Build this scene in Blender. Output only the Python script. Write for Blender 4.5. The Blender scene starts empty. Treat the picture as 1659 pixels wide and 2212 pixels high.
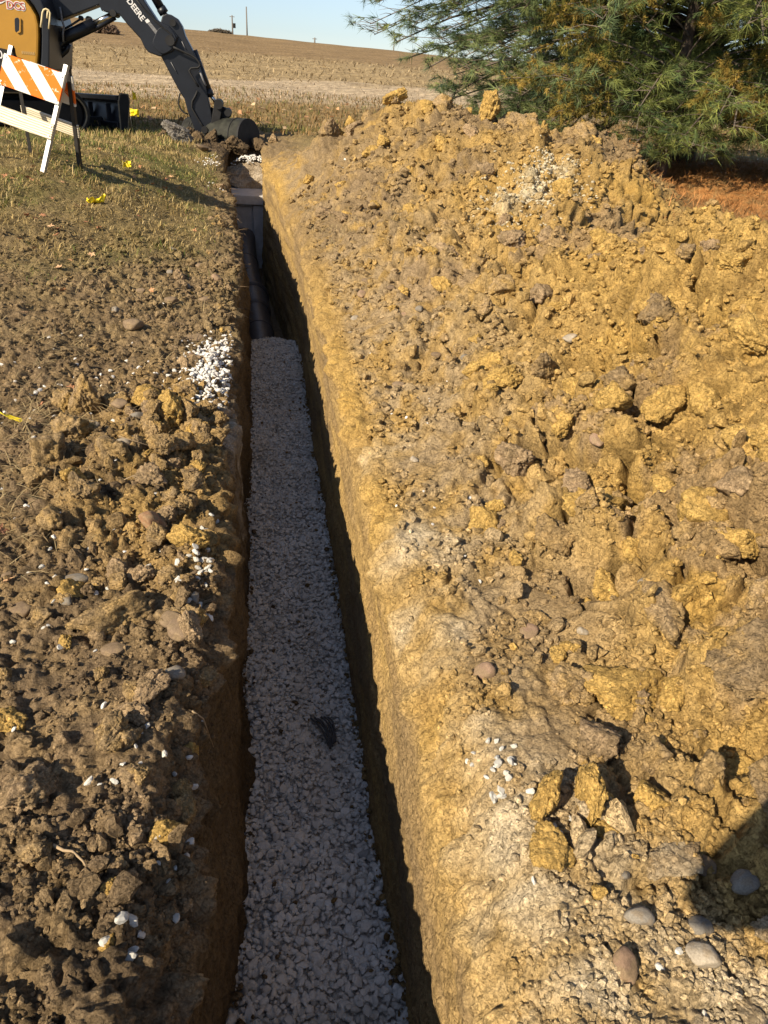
import bpy, bmesh, math, random
import numpy as np
from mathutils import Vector, Matrix
from mathutils.bvhtree import BVHTree

R = math.radians
rng = np.random.RandomState(11)
random.seed(5)
scene = bpy.context.scene
COL = scene.collection

# ------------------------------------------------------------------ camera
cam_data = bpy.data.cameras.new("camera")
cam_data.sensor_fit = 'VERTICAL'
cam_data.sensor_height = 34.6
cam_data.lens = 34.6 * 1600.0 / 2212.0
cam_data.clip_start = 0.05
cam_data.clip_end = 2000
cam = bpy.data.objects.new("camera", cam_data)
COL.objects.link(cam)
XC = (0.98719, -0.02542, 0.15751)      # world axes seen by the camera (right, down, forward)
YC = (-0.1479, -0.51618, 0.84361)
ZC = (0.05986, -0.8561, -0.51333)
cam.matrix_world = Matrix(((XC[0], -XC[1], -XC[2], 0.0),
                           (YC[0], -YC[1], -YC[2], 0.0),
                           (ZC[0], -ZC[1], -ZC[2], 1.6),
                           (0, 0, 0, 1)))
scene.camera = cam

# ------------------------------------------------------------------ sky, sun, exposure
SUN_EL = R(35.0)
SUN_DIR = Vector((-0.79, -0.61, 0)).normalized()          # horizontal direction towards the sun
world = bpy.data.worlds.new("World")
scene.world = world
world.use_nodes = True
wn = world.node_tree
sky = wn.nodes.new('ShaderNodeTexSky')
sky.sky_type = 'NISHITA'
sky.sun_disc = False
sky.sun_elevation = SUN_EL
sky.sun_rotation = math.atan2(SUN_DIR.x, SUN_DIR.y)
sky.air_density = 2.5
sky.dust_density = 0.1
sky.ozone_density = 10.0
sky.altitude = 6000
bg = wn.nodes['Background']
bg.inputs['Strength'].default_value = 0.074
hs = wn.nodes.new('ShaderNodeHueSaturation')
hs.inputs['Saturation'].default_value = 0.62
wn.links.new(sky.outputs[0], hs.inputs['Color'])
wn.links.new(hs.outputs[0], bg.inputs['Color'])
sun_data = bpy.data.lights.new("sun", 'SUN')
sun_data.energy = 4.6
sun_data.angle = R(0.55)
sun_data.color = (1.0, 0.85, 0.63)
sun = bpy.data.objects.new("sun", sun_data)
COL.objects.link(sun)
sd = Vector((SUN_DIR.x * math.cos(SUN_EL), SUN_DIR.y * math.cos(SUN_EL), math.sin(SUN_EL)))
sun.rotation_euler = sd.to_track_quat('Z', 'Y').to_euler()
sun.location = (-20, -10, 15)
vs = scene.view_settings
vs.view_transform = 'Standard'
vs.look = 'None'
vs.exposure = 0.95
vs.gamma = 1.0
vs.use_curve_mapping = False
scene.cycles.max_bounces = 8
scene.cycles.diffuse_bounces = 5

# ------------------------------------------------------------------ helpers
def tag(o, label=None, cat=None, group=None, kind=None):
    if label: o['label'] = label
    if cat: o['category'] = cat
    if group: o['group'] = group
    if kind: o['kind'] = kind
    return o

def mesh_np(name, V, F, mats=(), attrs=None, smooth=True):
    """V (n,3) floats, F (m,k) ints (k = 3 or 4) -> mesh data"""
    V = np.asarray(V, np.float32); F = np.asarray(F, np.int32)
    me = bpy.data.meshes.new(name)
    m, k = F.shape
    me.vertices.add(len(V)); me.vertices.foreach_set('co', V.ravel())
    me.loops.add(m * k); me.loops.foreach_set('vertex_index', F.ravel())
    me.polygons.add(m)
    me.polygons.foreach_set('loop_start', np.arange(0, m * k, k, dtype=np.int32))
    me.polygons.foreach_set('use_smooth', np.full(m, smooth))
    if attrs:
        for an, (typ, arr) in attrs.items():
            a = me.attributes.new(an, typ, 'POINT')
            key = 'color' if typ == 'FLOAT_COLOR' else 'value'
            a.data.foreach_set(key, np.asarray(arr, np.float32).ravel())
    for mt in mats: me.materials.append(mt)
    me.update(calc_edges=True)
    return me

def link(name, me, parent=None):
    o = bpy.data.objects.new(name, me)
    COL.objects.link(o)
    if parent: o.parent = parent
    return o

def empty(name, loc=(0, 0, 0), rot=(0, 0, 0)):
    o = bpy.data.objects.new(name, None)
    o.empty_display_size = 0.1
    o.location = loc; o.rotation_euler = rot
    COL.objects.link(o)
    return o

def rgba(c):
    c = np.asarray(c, np.float32)
    return np.concatenate([c, np.ones((len(c), 1), np.float32)], 1)

# <terrain>
def sstep(a, b, x):
    t = np.clip((x - a) / (b - a), 0, 1)
    return t * t * (3 - 2 * t)

_rs = np.random.RandomState(3)
_ANG = _rs.rand(256, 256) * 2 * np.pi
_GX = np.cos(_ANG).astype(np.float32); _GY = np.sin(_ANG).astype(np.float32)
_R1 = _rs.rand(256, 256).astype(np.float32); _R2 = _rs.rand(256, 256).astype(np.float32)
_R3 = _rs.rand(256, 256).astype(np.float32)

def gnoise(x, y, seed=0):
    x = np.asarray(x, np.float32) + seed * 17.37; y = np.asarray(y, np.float32) + seed * 9.13
    ix = np.floor(x).astype(np.int32); iy = np.floor(y).astype(np.int32)
    fx = x - ix; fy = y - iy
    u = fx * fx * fx * (fx * (fx * 6 - 15) + 10); v = fy * fy * fy * (fy * (fy * 6 - 15) + 10)
    a, b, c, d = ix & 255, (ix + 1) & 255, iy & 255, (iy + 1) & 255
    n00 = _GX[a, c] * fx + _GY[a, c] * fy
    n10 = _GX[b, c] * (fx - 1) + _GY[b, c] * fy
    n01 = _GX[a, d] * fx + _GY[a, d] * (fy - 1)
    n11 = _GX[b, d] * (fx - 1) + _GY[b, d] * (fy - 1)
    return ((n00 * (1 - u) + n10 * u) * (1 - v) + (n01 * (1 - u) + n11 * u) * v) * 1.5

def fbm(x, y, oct=4, seed=0, gain=0.5):
    s = 0; a = 1.0
    for i in range(oct):
        s = s + a * gnoise(x * 2.03 ** i, y * 2.03 ** i, seed + i)
        a *= gain
    return s

def cells(x, y, seed=0):
    """cellular noise: (edge distance F2-F1, random 1, random 2, dx, dy of the nearest cell)"""
    x = np.asarray(x, np.float32) + seed * 5.71; y = np.asarray(y, np.float32) + seed * 3.37
    ix = np.floor(x).astype(np.int32); iy = np.floor(y).astype(np.int32)
    f1 = np.full(x.shape, 9., np.float32); f2 = f1.copy()
    a1 = np.zeros(x.shape, np.float32); a2 = a1.copy(); ddx = a1.copy(); ddy = a1.copy()
    for i in (-1, 0, 1):
        for j in (-1, 0, 1):
            cx = (ix + i) & 255; cy = (iy + j + seed * 31) & 255
            dx = ix + i + 0.1 + 0.8 * _R1[cx, cy] - x
            dy = iy + j + 0.1 + 0.8 * _R2[cx, cy] - y
            d = np.sqrt(dx * dx + dy * dy)
            new = d < f1
            f2 = np.where(new, f1, np.minimum(f2, d))
            f1 = np.where(new, d, f1)
            a1 = np.where(new, _R3[cx, cy], a1); a2 = np.where(new, _R1[cy, cx], a2)
            ddx = np.where(new, dx, ddx); ddy = np.where(new, dy, ddy)
    return f2 - f1, a1, a2, ddx, ddy

def chunks(x, y, scale, seed=0, warp=0.35, sharp=.42):
    """broken clods: tilted plateaus with crevices between, in units of the scale"""
    wx = x / scale + warp * gnoise(x / scale * 1.7, y / scale * 1.7, seed + 40)
    wy = y / scale + warp * gnoise(x / scale * 1.7, y / scale * 1.7, seed + 60)
    e, a1, a2, dx, dy = cells(wx, wy, seed)
    tilt = (a1 - 0.5) * 1.1 * dx + (a2 - 0.5) * 1.1 * dy
    plate = sstep(0.0, sharp, e + .12 * gnoise(wx * 3.1, wy * 3.1, seed + 80))
    return ((a2 * 0.9 + tilt) * plate - 0.25 * (1 - plate)), e, a1, plate

def tps_fit(pts):
    p = np.array(pts, float); n = len(p)
    d2 = ((p[:, None, :2] - p[None, :, :2]) ** 2).sum(-1)
    K = np.where(d2 > 0, 0.5 * d2 * np.log(d2 + 1e-12), 0) + np.eye(n) * 0.01
    P = np.c_[np.ones(n), p[:, :2]]
    A = np.block([[K, P], [P.T, np.zeros((3, 3))]])
    w = np.linalg.solve(A, np.r_[p[:, 2], 0, 0, 0])
    return p[:, :2], w

def tps_eval(fit, x, y):
    c, w = fit
    x = np.asarray(x, np.float64); y = np.asarray(y, np.float64)
    s = w[-3] + w[-2] * x + w[-1] * y
    for i in range(len(c)):
        d2 = (x - c[i, 0]) ** 2 + (y - c[i, 1]) ** 2 + 1e-12
        s = s + w[i] * 0.5 * d2 * np.log(d2)
    return s

# trench geometry (x across, y along)
def shift(y): return -0.36 * sstep(7.2, 13.0, y)
def x_left(y): return -0.157 + shift(y) - 0.03 * sstep(2.2, 0.6, y)
def x_right(y): return 0.447 + shift(y) + 0.02 * sstep(9, 12, y)

# macro relief of the bank left of the trench (lawn rising to a brow)
LEFT_PTS = [(-0.2, -0.5, 0), (-0.2, .5, 0), (-.25, 1.2, .0), (-.25, 2, .02), (-.25, 3, .03), (-.25, 4, .0), (-.3, 5.5, .02),
            (-.3, 7, .04), (-.45, 9, .1), (-.5, 10.5, .17), (-.6, 12, .24), (-.7, 13.5, .3), (-.8, 15, .34), (-.5, 17, .36),
            (-.65, 2.9, .09), (-.75, 2.2, .03), (-.9, 1.2, -.02), (-1.2, 3.5, .03), (-1.0, 5.5, .12), (-1.6, 5, .13),
            (-2, 6.3, .28), (-1.9, 8, .55), (-2.3, 8.2, .6), (-2.9, 8.3, .66), (-1.2, 8.0, .30), (-1.2, 10, .40), (-2.2, 10.5, .60),
            (-3.4, 10.5, .66), (-2.2, 13, .42), (-3.3, 13.5, .38), (-5, 13.5, .42), (-3, 15, .33), (-5, 16, .36), (-2, 15.5, .33),
            (-8, 14, .5), (-8, 9, .8), (-5, 8, .85), (-4, 5, .5), (-3, 3, .15), (-3, 0, .0), (-7, 18, .4), (-1.3, 14, .38)]
# macro relief right of the trench (foot strip, spoil heap, hollow under the pine)
RIGHT_PTS = [(.55, -.5, 0), (.6, .5, 0), (.6, 1.5, 0), (.6, 2.5, 0), (.6, 4, .02), (.6, 6, .04), (.55, 8, .08), (.4, 10, .14), (.3, 12, .22),
             (.3, 14, .33), (.5, 16.5, .36), (1.0, -.5, 0), (1.0, .7, 0), (1.1, 1.5, .04), (1.2, 2.5, .10), (1.2, 4, .18), (1.1, 6, .28), (1.1, 8, .42),
             (.95, 10, .48), (.75, 11.4, .55), (.85, 12.8, .44), (1.9, .3, .18), (1.9, 1.3, .32), (1.9, 2.6, .50), (1.9, 4, .58), (1.8, 6, .52), (1.75, 8, .78),
             (2.6, .3, .5), (2.65, 1.5, .78), (2.72, 2.8, 1.02), (2.72, 3.92, .93), (2.78, 4.42, .77), (2.81, 4.93, .62), (2.7, 5.6, .45),
             (2.5, 6.6, .70), (2.45, 7.4, .94), (1.75, 10.3, 1.14), (1.3, 11.0, .90), (2.1, 10.0, 1.16), (2.61, 9.35, 1.15), (2.81, 8.05, 1.06), (3.1, 7.9, 1.04), (3.45, 7.8, 1.0), (3.6, 7.2, .84),
             (3.66, 6.5, .55), (3.5, 5.8, .38), (3.6, 2.5, .8), (3.7, 3.9, .5), (3.7, 4.8, .36), (4.6, 3, .30), (4.6, 5, .27), (4.6, 6.5, .46), (4.6, 8, .56), (3.95, 9.3, .50),
             (3.1, 10.5, .45), (2.4, 11.6, .5), (1.6, 12.4, .5), (1.0, 14, .4), (2, 14, .38), (4, 12, .5), (6.2, 9.9, .6), (6, 6, .46), (8, 8, .58), (9, 12, .6), (3, 16.5, .38), (7, 16.5, .38), (6, 2, .25), (6, 0, .2), (11, 6, .3)]
_LF = tps_fit(LEFT_PTS); _RF = tps_fit(RIGHT_PTS)
def lip_drop(u, y):
    """rounded, sloughed edge of the cut: deeper near the camera"""
    k = sstep(3.2, 1.0, y)
    d = 0.055 + 0.19 * k; w = 0.06 + 0.12 * k
    return d * (1 - sstep(-0.35 * w, w, u))
def macro_left(x, y):
    return tps_eval(_LF, x, y) - lip_drop(x_left(y) - x, y) * 0.9
def macro_right(x, y):
    return tps_eval(_RF, x, y) - lip_drop(x - x_right(y), y)
# </terrain>

# ------------------------------------------------------------------ materials
def new_mat(name):
    m = bpy.data.materials.new(name); m.use_nodes = True
    nt = m.node_tree
    return m, nt, nt.nodes['Principled BSDF']

def nnode(nt, typ, **kw):
    n = nt.nodes.new(typ)
    for k, v in kw.items(): setattr(n, k, v)
    return n

def noise_tex(nt, scale, detail=6, rough=0.6, coord=None):
    n = nt.nodes.new('ShaderNodeTexNoise')
    n.inputs['Scale'].default_value = scale
    n.inputs['Detail'].default_value = detail
    n.inputs['Roughness'].default_value = rough
    if coord is not None: nt.links.new(coord, n.inputs['Vector'])
    return n

def ramp(nt, fac, stops):
    r = nt.nodes.new('ShaderNodeValToRGB')
    el = r.color_ramp.elements
    while len(el) < len(stops): el.new(0.5)
    for e, (p, c) in zip(el, stops):
        e.position = p; e.color = (*c, 1) if len(c) == 3 else c
    nt.links.new(fac, r.inputs['Fac'])
    return r

def mixc(nt, fac, a, b, mode='MIX'):
    n = nt.nodes.new('ShaderNodeMix'); n.data_type = 'RGBA'; n.blend_type = mode
    for key, val in ((0, fac), (6, a), (7, b)):
        if hasattr(val, 'links') or hasattr(val, 'is_linked'): nt.links.new(val, n.inputs[key])
        elif key == 0: n.inputs[0].default_value = val
        else: n.inputs[key].default_value = (*val, 1)
    return n.outputs[2]

def bump(nt, height, strength, dist, normal=None):
    b = nt.nodes.new('ShaderNodeBump')
    b.inputs['Strength'].default_value = strength
    b.inputs['Distance'].default_value = dist
    nt.links.new(height, b.inputs['Height'])
    if normal is not None: nt.links.new(normal, b.inputs['Normal'])
    return b.outputs['Normal']

def plain(name, col, rough=0.6, metal=0.0, var=0.0, scale=8, bstr=0.0, spec=0.4):
    m, nt, p = new_mat(name)
    p.inputs['Roughness'].default_value = rough
    p.inputs['Metallic'].default_value = metal
    p.inputs['Specular IOR Level'].default_value = spec
    co = nnode(nt, 'ShaderNodeTexCoord').outputs['Object']
    n = noise_tex(nt, scale, 8, 0.65, co)
    lo = tuple(c * (1 - var) for c in col); hi = tuple(min(1, c * (1 + var)) for c in col)
    r = ramp(nt, n.outputs['Fac'], [(0.3, lo), (0.7, hi)])
    nt.links.new(r.outputs['Color'], p.inputs['Base Color'])
    if bstr:
        nt.links.new(bump(nt, n.outputs['Fac'], bstr, 0.01), p.inputs['Normal'])
    return m

def soil_mat(name, fine=1.0, use_world=True):
    """soil whose base colour is stored per vertex; grain, flecks and fine relief are added here"""
    m, nt, p = new_mat(name)
    p.inputs['Roughness'].default_value = 0.95
    p.inputs['Specular IOR Level'].default_value = 0.12
    at = nnode(nt, 'ShaderNodeAttribute', attribute_name='Col')
    co = nnode(nt, 'ShaderNodeNewGeometry').outputs['Position']
    n1 = noise_tex(nt, 38, 8, 0.7, co)
    n2 = noise_tex(nt, 170, 4, 0.6, co)
    wp = nnode(nt, 'ShaderNodeVectorMath', operation='MULTIPLY_ADD'); wp.inputs[1].default_value = (.03, .03, .03)
    nt.links.new(n1.outputs['Color'], wp.inputs[0]); nt.links.new(co, wp.inputs[2])
    v1 = nnode(nt, 'ShaderNodeTexVoronoi'); v1.inputs['Scale'].default_value = 42; nt.links.new(wp.outputs[0], v1.inputs['Vector'])
    v2 = nnode(nt, 'ShaderNodeTexVoronoi'); v2.inputs['Scale'].default_value = 110; nt.links.new(wp.outputs[0], v2.inputs['Vector'])
    gv = ramp(nt, v1.outputs['Distance'], [(.15, (1, 1, 1)), (.75, (0, 0, 0))]); gw = ramp(nt, v2.outputs['Distance'], [(.15, (1, 1, 1)), (.8, (0, 0, 0))])
    g = ramp(nt, n1.outputs['Fac'], [(0.28, (0.62, 0.60, 0.57)), (0.5, (1, 1, 1)), (0.75, (1.28, 1.27, 1.22))])
    c = mixc(nt, 1.0, at.outputs['Color'], g.outputs['Color'], 'MULTIPLY')
    g2 = ramp(nt, n2.outputs['Fac'], [(0.3, (0.75, 0.74, 0.72)), (0.60, (1.06, 1.06, 1.05)), (0.72, (1.65, 1.68, 1.62))])
    c = mixc(nt, 0.9, c, g2.outputs['Color'], 'MULTIPLY')
    nt.links.new(c, p.inputs['Base Color'])
    b = bump(nt, n1.outputs['Fac'], 0.5, 0.010 * fine)
    b = bump(nt, gv.outputs['Color'], 0.75, 0.012 * fine, b)
    b = bump(nt, gw.outputs['Color'], 0.6, 0.0055 * fine, b)
    b = bump(nt, n2.outputs['Fac'], 0.5, 0.005, b)
    nt.links.new(b, p.inputs['Normal'])
    return m

M = {}
M['soil'] = soil_mat('soil')
M['clod'] = soil_mat('clod_soil', 1.3)

def stone_mat(name, attr=True, col=(0.5, 0.48, 0.45), speck=0.25, scale=30, rough=0.75, bstr=0.3):
    m, nt, p = new_mat(name)
    p.inputs['Roughness'].default_value = rough
    p.inputs['Specular IOR Level'].default_value = 0.25
    co = nnode(nt, 'ShaderNodeTexCoord').outputs['Object']
    n1 = noise_tex(nt, scale, 6, 0.65, co)
    n2 = noise_tex(nt, scale * 6, 3, 0.6, co)
    oi = nnode(nt, 'ShaderNodeObjectInfo')
    base = nnode(nt, 'ShaderNodeAttribute', attribute_name='Col').outputs['Color'] if attr else col
    g = ramp(nt, n1.outputs['Fac'], [(0.3, (1 - speck,) * 3), (0.7, (1 + speck * .6,) * 3)])
    c = mixc(nt, 1.0, base, g.outputs['Color'], 'MULTIPLY')
    g2 = ramp(nt, n2.outputs['Fac'], [(0.35, (1 - speck * .8,) * 3), (0.5, (1, 1, 1))])
    c = mixc(nt, 1.0, c, g2.outputs['Color'], 'MULTIPLY')
    g3 = ramp(nt, oi.outputs['Random'], [(0.0, (0.80, 0.79, 0.77)), (1.0, (1.12, 1.12, 1.12))])
    c = mixc(nt, 1.0, c, g3.outputs['Color'], 'MULTIPLY')
    nt.links.new(c, p.inputs['Base Color'])
    nt.links.new(bump(nt, n1.outputs['Fac'], bstr, 0.01), p.inputs['Normal'])
    return m

M['limestone'] = stone_mat('limestone', True, speck=0.14, scale=25, rough=0.85)
M['limestone_one'] = stone_mat('limestone_single', False, (0.54, 0.53, 0.49), 0.16, 25, 0.85)
M['plants'], nt, p = new_mat('plant_blades')
p.inputs['Roughness'].default_value = 0.7
p.inputs['Specular IOR Level'].default_value = 0.2
at = nnode(nt, 'ShaderNodeAttribute', attribute_name='Col')
nt.links.new(at.outputs['Color'], p.inputs['Base Color'])
tr = nnode(nt, 'ShaderNodeBsdfTranslucent'); nt.links.new(at.outputs['Color'], tr.inputs['Color'])
mx = nnode(nt, 'ShaderNodeMixShader'); mx.inputs[0].default_value = 0.25
nt.links.new(p.outputs[0], mx.inputs[1]); nt.links.new(tr.outputs[0], mx.inputs[2])
nt.links.new(mx.outputs[0], nt.nodes['Material Output'].inputs['Surface'])

# ------------------------------------------------------------------ soil colours
CLAY = np.array((0.455, 0.30, 0.098)); CLAY2 = np.array((0.37, 0.243, 0.088)); OCHRE = np.array((0.44, 0.27, 0.068))
TOP = np.array((0.19, 0.136, 0.082)); BROWN = np.array((0.27, 0.195, 0.11)); DUST = np.array((0.52, 0.425, 0.285))
STRAW = np.array((0.27, 0.205, 0.095)); GREEN = np.array((0.10, 0.115, 0.03)); NEEDLE = np.array((0.40, 0.19, 0.065))

DUST_SPOTS = [(.60, 2.35, .16, .9), (.56, 1.98, .14, .8), (.56, 1.82, .12, .7), (.58, 1.42, .12, .6), (.60, 1.12, .18, .9), (.72, 1.08, .16, .6), (.62, .9, .16, .9), (.70, .82, .14, .8),
              (.60, .70, .15, .9), (.72, .66, .12, .7), (.98, .62, .16, 1.0), (.9, .66, .12, .8), (.50, .62, .10, .6), (.55, 3.2, .16, .5)]
SMOOTH_SPOTS = [(1.0, 1.92, .26, 1.0), (.80, 1.75, .22, .7), (.92, 1.42, .22, .9), (.75, 1.32, .16, .7), (-.42, 1.55, .20, .8), (-.55, 1.70, .2, .7), (.75, 3.0, .22, .6), (.9, 5.0, .4, .5), (1.0, 4.0, .3, .4)]

def spots(lst, x, y, seed):
    s = np.zeros_like(x, dtype=np.float32)
    wx = x + .06 * gnoise(x * 6, y * 6, seed); wy = y + .06 * gnoise(x * 6, y * 6, seed + 1)
    for (cx, cy, r, k) in lst:
        s = np.maximum(s, k * np.exp(-(((wx - cx) ** 2 + (wy - cy) ** 2) / r ** 2) ** 1.5))
    return s

def lerp(a, b, t):
    return a * (1 - t[:, None]) + b * t[:, None]

def pit_soil(x, y):
    """torn soil round the pit at the end of the trench"""
    n = fbm(x * 1.6, y * 1.6, 3, 14)
    return sstep(1.15, .75, np.sqrt(((x + .25) / 1.35) ** 2 + ((y - 14.6) / 1.55) ** 2) + .35 * n)

def lawn_amount(x, y):
    """1 on the lawn left of the trench, 0 on bare soil"""
    n = fbm(x * 1.1, y * 1.1, 3, 12)
    edge = 6.0 + 1.3 * sstep(-1.7, -.5, x) + 1.0 * n
    k = sstep(-1.2, 1.2, y - edge)
    far = sstep(-.30, -.62, x - shift(y) + .08 * n)          # churned margin along the cut
    far = np.maximum(far, sstep(9.5, 11, y) * sstep(-.18, -.36, x - shift(y)))
    return k * far * (1 - pit_soil(x, y))

def soil_col_left(x, y):
    n = fbm(x * 2.2, y * 2.2, 4, 21); n2 = fbm(x * 7, y * 7, 3, 27)
    c = np.repeat(TOP[None], len(x), 0) * (1 + .35 * n[:, None])
    c = lerp(c, BROWN, np.clip(.40 + .6 * n2 + .35 * sstep(2.5, 6, y), 0, 1) * .75)
    ridge = np.exp(-((x + .42) / .38) ** 2) * sstep(1.9, 2.5, y) * sstep(4.8, 3.4, y)
    clay = np.clip((n2 + .25 + ridge * .6) * 1.0, 0, 1) * np.clip(.14 + .75 * ridge, 0, 1)
    c = lerp(c, CLAY2, np.clip(clay, 0, .85))
    dry = sstep(3.6, 6.0, y) * np.clip(.35 + .8 * fbm(x * 3, y * 3, 3, 44), 0, 1)
    c = lerp(c, STRAW, dry * .6)
    la = lawn_amount(x, y)
    g = np.clip(.34 + .7 * fbm(x * .7, y * .7, 3, 31) + .3 * n2, 0, 1)
    lawn = lerp(np.repeat(STRAW[None], len(x), 0) * .8, GREEN, g * .75)
    c = lerp(c, lawn, la)
    c = lerp(c, TOP * .72, pit_soil(x, y))
    return np.clip(c, .01, 1)

def soil_col_right(x, y):
    n = fbm(x * 1.6, y * 1.6, 4, 51); n2 = fbm(x * 6, y * 6, 3, 57); n3 = fbm(x * .8, y * .8, 3, 71)
    u = x - x_right(y)
    c = lerp(np.repeat(CLAY2[None], len(x), 0), CLAY, np.clip(.6 + .6 * n2 + .3 * n, 0, 1))
    c = lerp(c, OCHRE * .95, np.clip(.8 * n - .1, 0, .5))
    footw = .55 + .75 * sstep(1, 5, y)
    foot = sstep(footw + .35, footw * .45, u) * sstep(.06, .2, u)
    c = lerp(c, BROWN * .75 + DUST * .25, foot * np.clip(.65 + .9 * n2 + .4 * n, 0, 1) * .9)
    topsoil = sstep(.22, .5, n3 + .35 * n2) * sstep(.3, .8, u)
    c = lerp(c, TOP * 1.5, topsoil * .7)
    top2 = np.exp(-(((u - .62) / .34) ** 2 + ((y - 8.2) / 1.6) ** 2)) * np.clip(.55 + n2, 0, 1)
    c = lerp(c, TOP * 1.35, np.clip(top2 * 1.2, 0, .9))
    rub = np.exp(-(((x - 2.35 - (y - 6.7) * .9) / .33) ** 2 + ((y - 6.65) / .42) ** 2) ** 1.5)
    c = lerp(c, np.array((.55, .48, .33)), np.clip(rub * (.55 + 1.2 * n2), 0, .85))
    sm = spots(SMOOTH_SPOTS, x, y, 81)
    c = lerp(c, BROWN * 1.15, sm * .75)
    du = spots(DUST_SPOTS, x, y, 85)
    c = lerp(c, DUST, np.clip(du * (.75 + .9 * n2), 0, 1))
    # ground beyond the heap: dry lawn and pine litter
    hollow = sstep(3.55, 4.1, x + .12 * n) * sstep(2, 4, y) + sstep(12.2, 12.9, y + .15 * n + .3 * (x - 1) * (x < 2.2)) * sstep(.3, 1.1, x)
    hollow = np.clip(hollow, 0, 1)
    lit = sstep(5.2, 8.2, y + .4 * n) * sstep(3.6, 4.4, x) * sstep(13.5, 11.5, y)
    c = lerp(c, BROWN * .8, pit_soil(x, y) * .8)
    c = lerp(c, BROWN * .88, np.clip(sstep(4.5, 8.5, y) * (.48 + .75 * n3 + .40 * n2), 0, .85))
    gcol = lerp(np.repeat((STRAW * .9)[None], len(x), 0), NEEDLE, np.clip(lit * (.8 + .5 * n2), 0, 1))
    c = lerp(c, gcol, hollow)
    return np.clip(c, .01, 1), hollow

# ------------------------------------------------------------------ ground sheets beside the trench
ys = list(np.arange(-1.35, .25, .025))
while ys[-1] < 17.0: ys.append(ys[-1] + 0.0027 * (ys[-1] + 0.9) ** 1.12)
ys = np.array(ys); NR = len(ys)

def floor_z(y): return -1.45 + 1.85 * sstep(13.5, 15.2, y)

def side_sheet(sign, nwall, nground):
    """profile of every row: up the wall of the cut, over the lip, out across the ground"""
    yy = np.repeat(ys[:, None], nwall + nground, 1)
    t = np.linspace(0, 1, nground)[None]
    yc_ = np.maximum(ys, .1)
    if sign < 0: W = .44 * yc_ + 1.15
    else: W = .76 * yc_ + 1.05
    u = W[:, None] * (0.72 * t + 0.28 * t * t)
    edge = x_left(ys) if sign < 0 else x_right(ys)
    gx = edge[:, None] + sign * u
    gz = (macro_left if sign < 0 else macro_right)(gx, yy[:, nwall:])
    zt = gz[:, 0]
    tb = np.linspace(0, 1, nwall, endpoint=False)[None]
    zb = np.minimum(floor_z(ys) - .06, zt - .01)
    wz = zb[:, None] * (1 - tb) + zt[:, None] * tb
    wx = np.repeat(edge[:, None], nwall, 1) - sign * .05 * (1 - tb)
    x = np.concatenate([wx, gx], 1); z = np.concatenate([wz, gz], 1)
    s = np.concatenate([wz - zt[:, None], u], 1)
    # normals across the profile
    dx = np.gradient(x, axis=1); dz = np.gradient(z, axis=1)
    ln = np.sqrt(dx * dx + dz * dz) + 1e-9
    nx, nz = -dz / ln, dx / ln
    if sign < 0: nx, nz = -nx, -nz
    k = 9
    for a in (nx, nz):                                   # soften the turn at the lip
        pad = np.pad(a, ((0, 0), (k, k)), mode='edge'); cs = np.cumsum(pad, 1)
        a[:] = (cs[:, 2 * k:] - np.concatenate([np.zeros((NR, 1)), cs[:, :-2 * k - 1]], 1)[:, :a.shape[1]]) / (2 * k + 1)
    # arc length along the trench, so relief does not stretch on slopes facing along it
    zg = z[:, nwall:]
    dy_ = np.diff(yy[:, nwall:], axis=0); st = np.sqrt(dy_ ** 2 + np.diff(zg, axis=0) ** 2)
    q = np.concatenate([np.full((1, nground), ys[0]), ys[0] + np.cumsum(st, 0)], 0)
    q = np.concatenate([yy[:, :nwall] * 0 + q[:, :1], q], 1)
    slope = np.gradient(zg, axis=0) / np.gradient(yy[:, nwall:], axis=0)
    ny = np.concatenate([np.zeros((NR, nwall)), -slope / np.sqrt(1 + slope ** 2)], 1)
    nl = np.sqrt(nx * nx + ny * ny + nz * nz) + 1e-9
    f = lambda a: np.ascontiguousarray(a, np.float32).ravel()
    return f(x), f(yy), f(z), f(s), f(nx / nl), f(ny / nl), f(nz / nl), f(q), nwall + nground

def grid_faces(nr, nc, flip=False):
    i = np.arange(nr - 1)[:, None] * nc + np.arange(nc - 1)[None]
    i = i.ravel()
    q = np.stack([i, i + 1, i + nc + 1, i + nc], 1)
    return q[:, ::-1] if flip else q

# ---- left bank
x, y, z, s, nx, ny, nz, q, NC = side_sheet(-1, 34, 205)
wall = sstep(.02, -.06, s)
la = lawn_amount(x, y)
bare = (1 - la)
near = sstep(6.5, 3.5, y)
c1, e1, _, p1 = chunks(s, q, .26, 1); c2, e2, _, p2 = chunks(s, q, .115, 2); c3, e3, _, p3 = chunks(s, q, .05, 3)
f1 = fbm(s * 1.5, q * 1.5, 4, 5); f2 = fbm(s * 16, q * 16, 5, 9, .62); f3 = 2 * np.abs(fbm(s * 10, q * 10, 4, 19, .6)) - .5
patch = np.clip(.55 + .9 * fbm(s * 1.6, y * 1.6, 2, 15), 0, 1)
ridge = np.exp(-((s - .32) / .30) ** 2) * sstep(1.9, 2.4, y) * sstep(4.6, 3.6, y)
sm = spots(SMOOTH_SPOTS, x, y, 81)
amp = bare * (1 - wall) * (1 - .85 * sm)
d = .030 * f1 * (1 - wall)
d += amp * (.040 * c1 * (patch * .4 + ridge) + .028 * c2 * (patch * .7 + .6 * ridge) + .012 * c3 * (patch * .6 + .4) + .014 * f2 + .020 * f3)
d += la * (.012 * f2 + .02 * fbm(x * 3, y * 3, 3, 17))
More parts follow.
